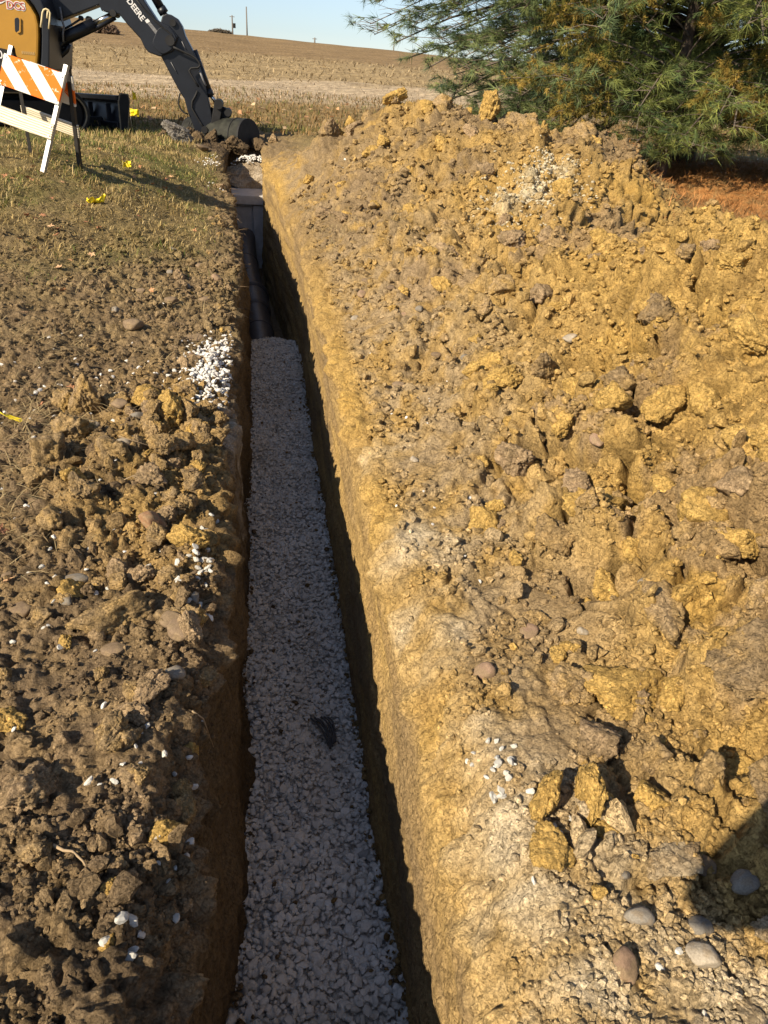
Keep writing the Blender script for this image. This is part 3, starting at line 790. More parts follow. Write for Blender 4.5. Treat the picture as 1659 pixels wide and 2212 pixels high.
def rot_mats(n, r, flat=.9):
    ax = r.randn(n, 3); ax /= np.linalg.norm(ax, axis=1)[:, None]
    an = r.uniform(0, flat, n); az = r.uniform(0, 2 * np.pi, n)
    K = np.zeros((n, 3, 3)); K[:, 0, 1] = -ax[:, 2]; K[:, 0, 2] = ax[:, 1]; K[:, 1, 0] = ax[:, 2]; K[:, 1, 2] = -ax[:, 0]; K[:, 2, 0] = -ax[:, 1]; K[:, 2, 1] = ax[:, 0]
    Q = np.eye(3)[None] + np.sin(an)[:, None, None] * K + (1 - np.cos(an))[:, None, None] * (K @ K)
    Z = np.zeros((n, 3, 3)); Z[:, 0, 0] = np.cos(az); Z[:, 0, 1] = -np.sin(az); Z[:, 1, 0] = np.sin(az); Z[:, 1, 1] = np.cos(az); Z[:, 2, 2] = 1
    return Q @ Z

def scatter_mesh(name, P, S, cols, protos, mat, r, flat=.9, smooth=True):
    """many lumps joined in one mesh; P (n,3), S (n,) radii, cols (n,3)"""
    n = len(P); Rm = rot_mats(n, r, flat); pick = r.randint(0, len(protos), n)
    Vs, Fs, Cs, off = [], [], [], 0
    for k, (v, f) in enumerate(protos):
        idx = np.where(pick == k)[0]
        if not len(idx): continue
        w = np.einsum('nij,vj->nvi', Rm[idx] * S[idx][:, None, None], v) + P[idx][:, None]
        nv = len(v)
        Vs.append(w.reshape(-1, 3)); Cs.append(np.repeat(cols[idx], nv, 0))
        Fs.append((f[None] + (off + np.arange(len(idx)) * nv)[:, None, None]).reshape(-1, 3)); off += len(idx) * nv
    return mesh_np(name, np.concatenate(Vs), np.concatenate(Fs), [mat], {'Col': ('FLOAT_COLOR', rgba(np.concatenate(Cs)))}, smooth)

def gravel_z(x, y):
    z = -1.09 + .045 * fbm(x * 2.4, y * 1.9, 3, 401) + .06 * np.exp(-((y - 5.6) / .45) ** 2) + .03 * np.sin(y * 1.9) + .05 * np.exp(-((y - 7.6) / .5) ** 2)
    z = z - .07 * np.exp(-(((x - .27) / .06) ** 2 + ((y - 2.47) / .13) ** 2))      # scrape that bares the drain tile
    yy = y + .35 * np.abs(x - .12) + .15 * gnoise(x * 5, y * 2, 33)
    z = z - np.clip(yy - 8.22, 0, 1.2) * .60
    return z
r = np.random.RandomState(17)
GS = .0200
gy, gk = np.meshgrid(np.arange(.7, 9.0, GS), np.arange(0, .66, GS), indexing='ij')
gy = gy.ravel(); gk = gk.ravel()
PX, PY, PR, LAY = [], [], [], []
for lay, keep in ((0, 1.0), (1, .36)):
    m = r.rand(len(gy)) < keep
    jy = gy[m] + r.uniform(-.5, .5, m.sum()) * GS * 1.1; jx = x_left(jy) - .02 + gk[m] + r.uniform(-.5, .5, m.sum()) * GS * 1.1
    ok = (jx > x_left(jy) - .02) & (jx < x_right(jy) + .02) & ((lay == 0) | (jy < 4.2))
    PX.append(jx[ok]); PY.append(jy[ok]); LAY.append(np.full(ok.sum(), lay))
PX = np.concatenate(PX); PY = np.concatenate(PY); LAY = np.concatenate(LAY)
PR = r.lognormal(np.log(.0138), .30, len(PX)).clip(.007, .030)
PZ = gravel_z(PX, PY) + (LAY - .75) * .010 + r.uniform(-.006, .006, len(PX)) + PR * .12
tone = r.uniform(.84, 1.10, len(PX)) * np.where(r.rand(len(PX)) < .04, .55, 1.0)
tint = r.rand(len(PX))
colg = np.array((.61, .595, .555))[None] * tone[:, None] * (1 + (tint - .5)[:, None] * np.array((.06, 0, -.07)))
dusty = np.clip(fbm(PX * 3, PY * 1.5, 3, 421) * 1.2, 0, .5)
colg = lerp(colg, np.array((.56, .50, .41)), dusty * .6)
order = np.argsort(np.where((PY > 1.16), PY, 99) + LAY * 0)
front = order[:190]
for k in front:
    place('crushed_stone', PEBM[k % 14], (PX[k], PY[k], PZ[k]), (PR[k],) * 3, (r.uniform(-.8, .8), r.uniform(-.8, .8), r.uniform(0, 6.28)),
          'white crushed stone in the gravel bed nearest the camera', 'gravel stone', 'crushed stones of the gravel bed')
rest = np.ones(len(PX), bool); rest[front] = False
nearg = rest & (PY < 2.1); farg = rest & (PY >= 2.1)
gp = np.stack([PX, PY, PZ], 1)
g1 = scatter_mesh('a', gp[nearg], PR[nearg], colg[nearg], PEB2, M['limestone'], r, smooth=False)
midg = farg & (PY < 4.4); farg = farg & ~midg
g2 = scatter_mesh('b', gp[midg], PR[midg], colg[midg], PEB1, M['limestone'], r, smooth=False)
g3 = scatter_mesh('c', gp[farg], PR[farg] * 1.15, colg[farg], OCT, M['limestone'], r, smooth=False)
bm = bmesh.new(); bm.from_mesh(g1); bm.from_mesh(g2); bm.from_mesh(g3); gm = bpy.data.meshes.new('gravel_bed'); bm.to_mesh(gm); bm.free(); gm.materials.append(M['limestone'])
bpy.data.meshes.remove(g1); bpy.data.meshes.remove(g2); bpy.data.meshes.remove(g3)
tag(link('gravel_bed', gm), 'bed of white crushed limestone filling the trench over the pipe', 'gravel', kind='stuff')
# packed fines under the stones
yy = np.linspace(-1.35, 9.2, 380); k = np.linspace(-.04, 1.04, 18); Y2, K2 = np.meshgrid(yy, k, indexing='ij')
X2 = x_left(Y2) * (1 - K2) + x_right(Y2) * K2
Z2 = gravel_z(X2, Y2) - .016
cf = np.repeat(np.array((.58, .55, .51))[None], X2.size, 0) * (1 + .3 * fbm(X2.ravel() * 20, Y2.ravel() * 20, 2, 9))[:, None]
tag(link('gravel_base', mesh_np('gravel_base', np.stack([X2.ravel(), Y2.ravel(), Z2.ravel()], 1), grid_faces(len(yy), 18), [M['soil']], {'Col': ('FLOAT_COLOR', rgba(cf))})),
    'packed stone fines beneath the white gravel', kind='structure')

# white stones spilled on the banks: the largest ones singly, the rest as one spread
def spill(cx, cy, sx, sy, n, lo=.008, hi=.019):
    out = []
    for i in range(n):
        px, py = random.gauss(cx, sx), random.gauss(cy, sy)
        if x_left(py) - .03 < px < x_right(py) + .05: continue
        q, nn_ = ground_at(px, py)
        s = random.uniform(lo, hi) * (1.12 if cy < 3 and n < 40 else 1)
        out.append((q.x, q.y, q.z + s * .45, s))
    return out
def heaped(cx, cy, sx, sy, n, lo, hi):
    out = []
    for (a, b, c_, s) in spill(cx, cy, sx, sy, n, lo, hi):
        k = math.exp(-.5 * (((a - cx) / sx) ** 2 + ((b - cy) / sy) ** 2))
        out.append((a, b, c_ + random.random() * .055 * k, s))
    return out
near_sp = (spill(-.26, 2.27, .05, .10, 26, .009, .017) + spill(-.40, 2.2, .12, .13, 20) + spill(-.22, 2.04, .025, .02, 7, .009, .014) + spill(-.34, 1.42, .07, .07, 14, .008, .015)
           + spill(-.24, 1.14, .03, .05, 9) + spill(-.32, .96, .02, .03, 6) + spill(.60, 1.31, .035, .05, 18, .008, .014) + spill(.585, 1.215, .012, .012, 4, .011, .016)
           + spill(.76, .94, .10, .09, 10, .007, .012) + spill(-.75, 2.1, .12, .25, 16, .009, .015) + spill(.69, 1.07, .02, .04, 6, .008, .012) + spill(-.4, 1.75, .2, .3, 10, .007, .013))
for (a, b, c_, s) in near_sp:
    place('crushed_stone', PEBM[random.randrange(14)], (a, b, c_), (s,) * 3, (random.uniform(-.8, .8), random.uniform(-.8, .8), random.uniform(0, 6.28)),
          'loose white crushed stone spilled on the soil beside the cut', 'gravel stone', 'white stones spilled on the banks')
sp = (heaped(-.27, 4.22, .085, .30, 900, .010, .018) + spill(-.42, 4.2, .10, .2, 60, .010, .017) + spill(-1.05, 3.9, .2, .6, 60, .010, .016) + spill(-.8, 3.0, .25, .6, 40, .008, .013) + spill(.75, 3.0, .2, .8, 25, .007, .012)
      + spill(-.62, 12.2, .10, .3, 60, .012, .022) + spill(-.5, 10.4, .05, .10, 20, .012, .02) + spill(1.0, 9.6, .04, .05, 14, .02, .03))
pts = np.array(sp); rr = np.random.RandomState(4)
cw = np.array((.60, .585, .55))[None] * rr.uniform(.8, 1.1, len(pts))[:, None]
tag(link('spilled_gravel', scatter_mesh('spilled_gravel', pts[:, :3], pts[:, 3], cw, PEB1, M['limestone'], rr, smooth=False)), 'small white stones scattered and heaped along the left bank', 'gravel', kind='stuff')
lm = []
for i in range(2600):
    t = random.random(); px = 1.9 + .95 * t + random.gauss(0, .10); py = 6.3 + .75 * t + random.gauss(0, .22 + .1 * (1 - t))
    if random.random() > .35 + .65 * sstep(-.2, .3, float(gnoise(px * 4, py * 4, 3))): continue
    q, nn_ = ground_at(px, py); s = random.uniform(.006, .022); lm.append((q.x, q.y, q.z + s * .3, s))
pts = np.array(lm); cw = np.array((.60, .53, .38))[None] * rr.uniform(.6, 1.05, len(pts))[:, None]
tag(link('limestone_rubble', scatter_mesh('limestone_rubble', pts[:, :3], pts[:, 3], cw, PEB1, M['limestone'], rr)), 'streak of pale limestone rubble on the face of the far heap', 'gravel', kind='stuff')

# ---- crumbs of soil
cr = np.random.RandomState(23)
def crumbs(n, side):
    P, S = [], []
    py = .45 + (6.5 if side < 0 else 9.5) * cr.rand(n) ** 1.5
    if side < 0: px = x_left(py) - .02 - np.abs(cr.normal(0, .45, n)) * (.5 + .35 * py)
    else: px = x_right(py) + .05 + cr.rand(n) ** .8 * (.45 + .42 * py)
    dens = np.clip(.45 + 1.3 * fbm(px * 3.5, py * 3.5, 3, 520 + side), 0, 1) * (1 - .8 * spots(SMOOTH_SPOTS, px, py, 81))
    keep = cr.rand(n) < dens
    for a, b in zip(px[keep], py[keep]):
        q, nn_ = ground_at(a, b)
        s = .0042 * (1 + (1.1 if side < 0 else 1.7) * cr.exponential()) * (1 + .16 * b)
        s = min(s, .0060 + .0032 * b if side < 0 else .010 + .0045 * b); P.append((q.x, q.y, q.z + s * .35)); S.append(s)
    return np.array(P), np.array(S)
PEB0 = [(lump(1500 + i, 1, 7, .45, (.2, .15, 0), 18, (1, .8, .7))) for i in range(16)]
for side, n in ((-1, 21000), (1, 36000)):
    P_, S_ = crumbs(n, side)
    c_ = soil_col_left(P_[:, 0].astype(np.float32), P_[:, 1].astype(np.float32)) if side < 0 else soil_col_right(P_[:, 0].astype(np.float32), P_[:, 1].astype(np.float32))[0]
    c_ = np.clip(c_ * cr.uniform(.8, 1.35, len(c_))[:, None], .01, 1)
    big_ = S_ > np.where(P_[:, 1] < 2.5, .006, .012)
    bm = bmesh.new()
    for sel_, pro_ in ((big_, PEB0), (~big_, OCT)):
        t_me = scatter_mesh('t', P_[sel_], S_[sel_], c_[sel_], pro_, M['clod'], cr, smooth=False); bm.from_mesh(t_me); bpy.data.meshes.remove(t_me)
    cm_ = bpy.data.meshes.new('soil_crumbs'); bm.to_mesh(cm_); bm.free(); cm_.materials.append(M['clod'])
    tag(link('soil_crumbs', cm_), 'fine crumbs of dark soil strewn over the left bank' if side < 0 else 'fine crumbs of yellow clay strewn over the strip and heap', 'soil', kind='stuff')

# dirt fallen from the walls onto the margins of the gravel
py = .8 + 7.4 * cr.rand(2600); kk = np.where(cr.rand(2600) < .5, .02 + np.abs(cr.normal(0, .035, 2600)), .98 - np.abs(cr.normal(0, .045, 2600)))
kk = np.where(cr.rand(2600) < .08, cr.rand(2600), kk)
px = x_left(py) * (1 - kk) + x_right(py) * kk
S_ = np.minimum(.004 * (1 + 1.2 * cr.exponential(1, 2600)), .02); P_ = np.stack([px, py, gravel_z(px, py) + .008 + S_ * .3], 1)
c_ = lerp(np.repeat((BROWN * .8)[None], 2600, 0), CLAY2, (kk > .5) * .6) * cr.uniform(.6, 1.2, 2600)[:, None]
tag(link('fallen_soil', scatter_mesh('fallen_soil', P_, S_, c_, PEB0, M['clod'], cr)), 'crumbs of soil fallen onto the margins of the gravel bed', 'soil', kind='stuff')

# coarser broken fragments of clay lying in drifts on the heap and along the left bank
FRAG = [lump(1900 + i, 2, 7, .42, (.16, .12, 0), 30, (1, .8, .62)) for i in range(20)]
def fragments(n, side):
    P, S = [], []
    py = 1.0 + 7.5 * cr.rand(n) ** 1.3
    px = x_left(py) - .03 - np.abs(cr.normal(0, .30, n)) if side < 0 else x_right(py) + .20 + cr.rand(n) * (.55 + .36 * py)
    if side < 0: py = np.clip(py, 1.0, 7)
    keep = cr.rand(n) < np.clip(.25 + 1.6 * fbm(px * 2.2, py * 2.2, 3, 620 + side), 0, 1) * (1 - .9 * spots(SMOOTH_SPOTS, px, py, 81)) * (1 - .8 * spots(DUST_SPOTS, px, py, 85))
    for a, b in zip(px[keep], py[keep]):
        q, nn_ = ground_at(a, b); s = min(.010 * (1 + 1.2 * cr.exponential()) * (1 + .07 * b), .05); P.append((q.x, q.y, q.z + s * .3)); S.append(s)
    return np.array(P), np.array(S)
for side, n in ((-1, 1300), (1, 3600)):
    P_, S_ = fragments(n, side)
    c_ = soil_col_left(P_[:, 0].astype(np.float32), P_[:, 1].astype(np.float32)) if side < 0 else soil_col_right(P_[:, 0].astype(np.float32), P_[:, 1].astype(np.float32))[0]
    c_ = np.clip(c_ * cr.uniform(.8, 1.25, len(c_))[:, None], .01, 1)
    tag(link('broken_fragments', scatter_mesh('broken_fragments', P_, S_, c_, FRAG, M['clod'], cr, 3.0, False)), 'angular broken soil fragments along the left bank' if side < 0 else 'angular broken clay fragments drifted over the spoil heap', 'soil', kind='stuff')

# ------------------------------------------------------------------ mesh builders for made things
def sweep(path, rad, n=10, closed=False, caps=True):
    """tube along a path; rad is one radius or one per point"""
    P = np.array(path, float); m = len(P)
    rad = np.full(m, rad) if np.isscalar(rad) else np.array(rad)
    T = np.gradient(P, axis=0); T /= np.linalg.norm(T, axis=1)[:, None] + 1e-9
    up = np.array((0, 0, 1.0)) if abs(T[0, 2]) < .9 else np.array((1.0, 0, 0))
    V = []
    a = np.cross(T[0], up); a /= np.linalg.norm(a)
    for i in range(m):
        a = a - T[i] * (a @ T[i]); a /= np.linalg.norm(a) + 1e-9
        b = np.cross(T[i], a)
        th = np.linspace(0, 2 * np.pi, n, endpoint=False)
        V.append(P[i] + rad[i] * (np.cos(th)[:, None] * a + np.sin(th)[:, None] * b))
    V = np.concatenate(V)
    F = []
    for i in range(m - 1):
        for j in range(n):
            k = (j + 1) % n
            F += [(i * n + j, i * n + k, (i + 1) * n + k), (i * n + j, (i + 1) * n + k, (i + 1) * n + j)]
    if caps:
        c0, c1 = len(V), len(V) + 1
        V = np.concatenate([V, P[:1], P[-1:]])
        for j in range(n):
            k = (j + 1) % n
            F += [(c0, k, j), (c1, (m - 1) * n + j, (m - 1) * n + k)]
    return V, np.array(F)

def tube(name, path, rad, mat, parent=None, n=10, smooth=True):
    v, f = sweep(path, rad, n)
    return link(name, mesh_np(name, v, f, [mat], None, smooth), parent)

def finish(bm, name, mat, parent=None, bevel=0.0, seg=2, smooth=False):
    if bevel:
        es = [e for e in bm.edges if len(e.link_faces) == 2 and e.calc_face_angle(0) > .5]
        bmesh.ops.bevel(bm, geom=es, offset=bevel, segments=seg, affect='EDGES', profile=.6)
    bmesh.ops.recalc_face_normals(bm, faces=bm.faces[:])
    me = bpy.data.meshes.new(name); bm.to_mesh(me); bm.free()
    me.materials.append(mat)
    if smooth:
        for p_ in me.polygons: p_.use_smooth = True
    return link(name, me, parent)

def prism(name, pts, y0, y1, mat, parent=None, bevel=.012, smooth=False):
    """outline in the x-z plane pulled from y0 to y1"""
    bm = bmesh.new()
    vs_ = [bm.verts.new((a, y0, b)) for a, b in pts]
    fc_ = bm.faces.new(vs_)
    ret = bmesh.ops.extrude_face_region(bm, geom=[fc_])
    bmesh.ops.translate(bm, vec=(0, y1 - y0, 0), verts=[g for g in ret['geom'] if isinstance(g, bmesh.types.BMVert)])
    return finish(bm, name, mat, parent, bevel, 2, smooth)

def box(name, lo, hi, mat, parent=None, bevel=.006, mtx=None):
    bm = bmesh.new(); bmesh.ops.create_cube(bm, size=1.0)
    for v in bm.verts:
        v.co = Vector([lo[i] + (v.co[i] + .5) * (hi[i] - lo[i]) for i in range(3)])
    if mtx is not None: bmesh.ops.transform(bm, matrix=mtx, verts=bm.verts[:])
    return finish(bm, name, mat, parent, bevel)

def rounded(pts, r, seg=5):
    """round the corners of an outline"""
    out = []; n = len(pts)
    for i in range(n):
        p0, p1, p2 = np.array(pts[i - 1]), np.array(pts[i]), np.array(pts[(i + 1) % n])
        a = p0 - p1; b = p2 - p1; la, lb = np.linalg.norm(a), np.linalg.norm(b)
        k = min(r, la * .45, lb * .45)
        q0 = p1 + a / la * k; q1 = p1 + b / lb * k
        for t in np.linspace(0, 1, seg):
            out.append(tuple((1 - t) ** 2 * q0 + 2 * t * (1 - t) * p1 + t * t * q1))
    return out

# ------------------------------------------------------------------ in the trench
M['pipe'] = plain('black_plastic_pipe', (.05, .05, .053), .5, var=.35, scale=14, spec=.5)
M['concrete'] = plain('grey_concrete', (.46, .455, .45), .9, var=.18, scale=9, bstr=.3)
pipe = empty('drain_pipe', (.03, 8.0, -1.30))
tag(pipe, 'black plastic drain pipe running from the gravel into the catch basin', 'pipe')
def pipe_pt(y, dz=0): return (.03 + .72 * shift(y), y - 8.0, 0 + dz + .012 * (y - 8))
def pipe_x(y): return .72 * shift(y)
pp = [(pipe_x(y), y - 8.0, .072 * max(y - 8.3, 0)) for y in np.linspace(7.4, 13.05, 30)]
tube('barrel', pp, .172, M['pipe'], pipe, 40)
bl = [(pipe_x(y), y - 8.0, .072 * max(y - 8.3, 0)) for y in (9.55, 9.58, 9.62, 10.1, 10.14, 10.16)]
tube('coupler', bl, [.176, .196, .20, .20, .192, .176], M['pipe'], pipe, 40)
fl_ = [(pipe_x(y), y - 8.0, .072 * max(y - 8.3, 0)) for y in (10.16, 10.165, 10.21, 10.215)]
tube('collar', fl_, [.178, .224, .224, .178], M['pipe'], pipe, 40)
for y in (8.9, 11.6):
    tube('joint_ring', [(pipe_x(y), y - 8.0, .072 * max(y - 8.3, 0)), (pipe_x(y + .03), y - 7.97, .072 * max(y - 8.3, 0))], .179, M['pipe'], pipe, 40)

tile = empty('buried_cable_loops', (.265, 2.47, -1.125))
tag(tile, 'black looped lines showing through a dip in the gravel', 'cable')
for i in range(6):
    path = []
    for t in np.linspace(0, 1, 14):
        path.append((-.075 + .016 * i * (1 - .62 * t) + .105 * t - .03 * t * t, .085 - .19 * t + .010 * i * math.sin(2.2 * t), .004 + .030 * math.sin(math.pi * (.12 + .80 * t)) + .005 * math.sin(i * 2.3)))
    tube('strand', path, .0048, M['pipe'], tile, 8)

basin = empty('catch_basin', (-.25, 13.1, -.30))
tag(basin, 'grey precast concrete catch basin at the end of the trench', 'catch basin')
box('cover_slab', (-.42, -.02, -.14), (.52, 1.0, .0), M['concrete'], basin, .012)
box('body', (-.36, .10, -1.3), (.46, .9, -.142), M['concrete'], basin, .01)
box('corner_pier', (.17, .03, -1.3), (.42, .098, -.142), M['concrete'], basin, .015)
box('knockout_panel', (-.30, .075, -1.3), (.15, .098, -.19), M['concrete'], basin, .006)
put_lump = lambda name, me, loc, s, rot, lab, cat, group=None: place(name, me, loc, s, rot, lab, cat, group)
v, f = lump(4001, 5, 14, .6, (.12, .08, .04), 16, (1, .75, .6))
cb = lerp(np.repeat((BROWN * .9)[None], len(v), 0), np.array((.46, .40, .32)), np.clip(.6 + n3(v, 1.6, 3), 0, 1))
put_lump('soil_block', mesh_np('soil_block', v, f, [M['clod']], {'Col': ('FLOAT_COLOR', rgba(cb))}), (-.16, 14.1, -.15), (.64, .46, .56), (.2, .1, .3), 'grey lump of compacted soil standing behind the catch basin', 'soil block')
sp = []
for i in range(150):
    a = random.gauss(0, .16); b = random.gauss(0, .09); sp.append((-.05 + a, 14.2 + b, .165 - .9 * a * a - 1.5 * b * b + random.uniform(-.01, .02), random.uniform(.016, .03)))
pts = np.array(sp); cw = np.array((.60, .585, .55))[None] * rr.uniform(.75, 1.1, len(pts))[:, None]
tag(link('gravel_cap', scatter_mesh('gravel_cap', pts[:, :3], pts[:, 3], cw, PEB1, M['limestone'], rr)), 'white gravel lying on the soil lump behind the basin', 'gravel', kind='stuff')
put_lump('boulder', CLODS['grey'][1], (-1.25, 13.7, .52), (.30, .24, .26), (.5, .35, .4), 'grey boulder lying in the shade before the excavator bucket', 'boulder', 'boulders before the bucket')
put_lump('boulder', COB[6], (-.84, 13.2, .36), (.15, .12, .10), (.1, .2, 1.4), 'tan stone between the grey boulder and the white stones', 'boulder', 'boulders before the bucket')

# ------------------------------------------------------------------ excavator
M['black_paint'] = plain('black_machine_paint', (.007, .0085, .013), .42, var=.35, scale=3, spec=.45)
M['dusty_black'] = plain('dusty_black_steel', (.014, .014, .015), .7, var=.5, scale=5, spec=.3)
M['yellow_paint'] = plain('yellow_machine_paint', (.36, .185, .018), .45, var=.08, scale=3, spec=.5)
M['rubber'] = plain('track_rubber', (.02, .019, .018), .85, var=.4, scale=8)
M['tan_wear'] = plain('dry_mud_edge', (.20, .165, .115), .9, var=.3, scale=12)
M['cream_rail'] = plain('cream_handrail_paint', (.55, .46, .27), .5, var=.1)
M['bucket_steel'] = plain('worn_green_black_steel', (.020, .021, .016), .75, .2, var=.9, scale=7, spec=.4)
M['chrome'] = plain('cylinder_rod_chrome', (.55, .55, .55), .2, 1.0)
M['white_print'] = plain('white_lettering', (.62, .62, .62), .6)
M['grey_print'] = plain('grey_decal', (.16, .16, .165), .6, var=.4, scale=30)
M['red_print'] = plain('red_decal', (.33, .06, .04), .6)
QX = (-3.9525, 0.0059891, -0.0010655, 4.2945e-07, 1.4549e-06, -1.4589e-07)
QZ = (2.1574, 0.00041572, -0.0052845, 2.5591e-08, -2.9283e-07, -1.3339e-06)
def side(u, v):
    """drawing units of the machine's side elevation -> metres in the plane of its boom"""
    t = (1, u, v, u * u, u * v, v * v)
    return (sum(a * b for a, b in zip(QX, t)), sum(a * b for a, b in zip(QZ, t)))
OX, OY, OZ = -4.5, 15.0, .30
ex = empty('excavator', (OX, OY, OZ))
tag(ex, 'black and yellow tracked excavator reaching its bucket to the far end of the trench', 'excavator')
def so(pts): return [(a - OX, b - OZ) for a, b in (side(*q) for q in pts)]
def sp3(pts, y): return [(a - OX, y, b - OZ) for a, b in (side(*q) for q in pts)]
BK = M['black_paint']
boom = prism('boom', so([(60, 95), (123, 64), (253, 14.5), (259, 29), (285, 36), (303, 38), (324, 64), (355, 98), (365, 120), (374, 131), (403, 142), (436, 128), (448, 92), (425, 66), (396, 52), (367, 8), (345, -30), (300, -62), (230, -60), (140, -10), (60, 30)]), -.19, .19, BK, ex, .018)
prism('side_plate', so(rounded([(382, 112), (408, 138), (434, 124), (446, 96), (428, 72), (400, 68)], 14)), -.215, -.192, BK, boom, .006)
arm = prism('arm', so([(408, 40), (418, 35), (430, 38), (446, 48), (457, 66), (465, 91), (477, 114), (488, 135), (499, 160), (515, 215), (522, 248), (530, 285), (538, 332), (493, 335), (473, 285), (462, 246), (452, 231), (435, 200), (405, 142), (396, 110), (400, 70)]), -.14, .14, BK, ex, .016)
v, f = sweep(sp3([(432, 88), (432, 88.01)], 0), .06, 16)
def pin(u, v_, r, y0, y1, parent, name='pin', mat=None):
    a, b = side(u, v_)
    return tube(name, [(a - OX, y0, b - OZ), (a - OX, y1, b - OZ)], r, mat or M['dusty_black'], parent, 20, False)
pin(428, 102, .075, -.25, .25, arm); pin(513, 322, .055, -.24, .24, arm); pin(434, 58, .05, -.18, .18, arm)
ac = tube('arm_cylinder', sp3([(338, -92), (408, 30)], 0), .068, BK, ex, 20)
tube('rod', sp3([(404, 23), (432, 58)], 0), .032, M['chrome'], ac, 14)
tube('gland', sp3([(402, 20), (411, 34)], 0), .078, BK, ac, 20)
bc = tube('bucket_cylinder', sp3([(484, 126), (525, 238)], -.02), .062, BK, ex, 20)
tube('rod', sp3([(522, 232), (545, 262)], -.02), .03, M['chrome'], bc, 14)
tube('gland', sp3([(519, 224), (527, 241)], -.02), .07, BK, bc, 20)
lk = prism('tipping_link', so(rounded([(538, 250), (556, 252), (556, 270), (545, 330), (526, 330), (533, 275)], 5)), -.17, .17, M['dusty_black'], ex, .01)
pin(547, 259, .075, -.21, .21, lk)
prism('coupler_link', so(rounded([(540, 262), (558, 266), (580, 276), (578, 292), (566, 296), (538, 282)], 5)), -.10, .10, M['dusty_black'], ex, .01)
pin(570, 280, .06, -.17, .17, lk)
hs = 'hydraulic_hose'
RUB = M['rubber']
tube(hs, sp3([(436, 118), (449, 124), (466, 132), (480, 138), (492, 146), (500, 156), (502, 164), (497, 169), (480, 170), (475, 176), (480, 186), (490, 203), (499, 216)], -.23), .017, M['dusty_black'], ex)
tube(hs, sp3([(340, -6), (360, 20), (384, 46), (410, 70), (432, 88), (441, 108)], -.22), .012, M['dusty_black'], ex)
tube(hs, sp3([(452, 232), (449, 245), (448, 258), (453, 271), (462, 280), (472, 284)], -.16), .014, RUB, ex)
tube(hs, sp3([(476, 302), (473, 310), (474, 318), (481, 324), (490, 330)], -.16), .012, RUB, ex)
tube(hs, sp3([(495, 226), (489, 240), (482, 252), (481, 268), (492, 288), (503, 306), (514, 322)], -.16), .016, M['dusty_black'], ex)
tube(hs, sp3([(500, 176), (508, 196), (516, 214)], -.18), .016, M['grey_print'], ex)
for q in ((429, 155, 444, 182), (456, 104, 466, 124)):
    tube('grease_line', sp3([(q[0], q[1]), (q[2], q[3])], -.155), .006, M['grey_print'], arm, 6)
# bucket: curved shell with two side plates, lying on its side of the cut
bx, bz = side(548, 332)
bu = empty('bucket', (bx - OX, 0, bz - OZ - .06), (0, R(-3), R(-36)))
bu.parent = ex
Lb = .63
prof_ = [(.32 * math.cos(a) + .02, .30 * math.sin(a)) for a in np.linspace(R(-50), R(184), 22)]
V_, F_ = [], []
for sx in (-Lb, Lb):
    for rr_ in (1.0, .93):
        V_ += [(sx, b * rr_, c_ * rr_) for b, c_ in prof_]
m_ = len(prof_)
for i in range(m_ - 1):
    o0, i0, o1, i1 = i, m_ + i, 2 * m_ + i, 3 * m_ + i
    F_ += [(o0, o0 + 1, o1 + 1, o1), (i0, i1, i1 + 1, i0 + 1)]
F_ += [(0, 2 * m_, 3 * m_, m_), (m_ - 1, 2 * m_ - 1, 4 * m_ - 1, 3 * m_ - 1)]
link('shell', mesh_np('shell', V_, F_, [M['bucket_steel']]), bu)
for sx, nm in ((-Lb, 'side_plate'), (Lb - .03, 'side_plate')):
    bm = bmesh.new()
    ring = [bm.verts.new((sx, b * 1.01, c_ * 1.01)) for b, c_ in prof_]
    bm.faces.new(ring); ret = bmesh.ops.extrude_face_region(bm, geom=bm.faces[:])
    bmesh.ops.translate(bm, vec=(.035, 0, 0), verts=[g for g in ret['geom'] if isinstance(g, bmesh.types.BMVert)])
    finish(bm, nm, M['dusty_black'], bu, .006)
for sx in (-.42, .42):
    tube('wear_strap', [(sx, b * 1.005, c_ * 1.005) for b, c_ in prof_], .012, M['dusty_black'], bu, 6)
for sx in np.linspace(-.52, .52, 5):
    prism('tooth', [(-.33, -.055), (-.33, -.025), (-.47, -.035)], -.035, .035, M['dusty_black'], bu, .004).matrix_local = Matrix.Translation((sx, 0, 0)) @ Matrix.Rotation(R(90), 4, 'Z')
box('cutting_edge', (-Lb - .01, -.36, -.06), (Lb + .04, -.295, -.02), M['dusty_black'], bu, .006)
for sx in (-.14, .12):
    prism('ear', [(a + 0, b) for a, b in ((-.05, .2), (.12, .22), (.10, .40), (.02, .46), (-.06, .40))], -.02, .02, M['dusty_black'], bu, .006).matrix_local = Matrix.Translation((sx, 0, 0)) @ Matrix.Rotation(R(90), 4, 'Z')
# soil under and beside the bucket, coloured darker to stand for the shade
for i, (px, py, s_, kd) in enumerate([(-1.15, 14.6, .42, 'sod'), (-.75, 14.5, .46, 'sod'), (-.35, 14.4, .40, 'sod'), (.05, 14.6, .34, 'sod'), (-.95, 14.2, .30, 'sod'), (-.5, 14.15, .26, 'sod'), (-1.5, 14.5, .3, 'sod'), (.3, 14.9, .28, 'dark')]):
    put_clod(px, py, s_, kd, 'torn clod of sod, coloured dark for the shade beneath the excavator bucket', 'sods under the bucket', idx=i % 4, sink=.32)
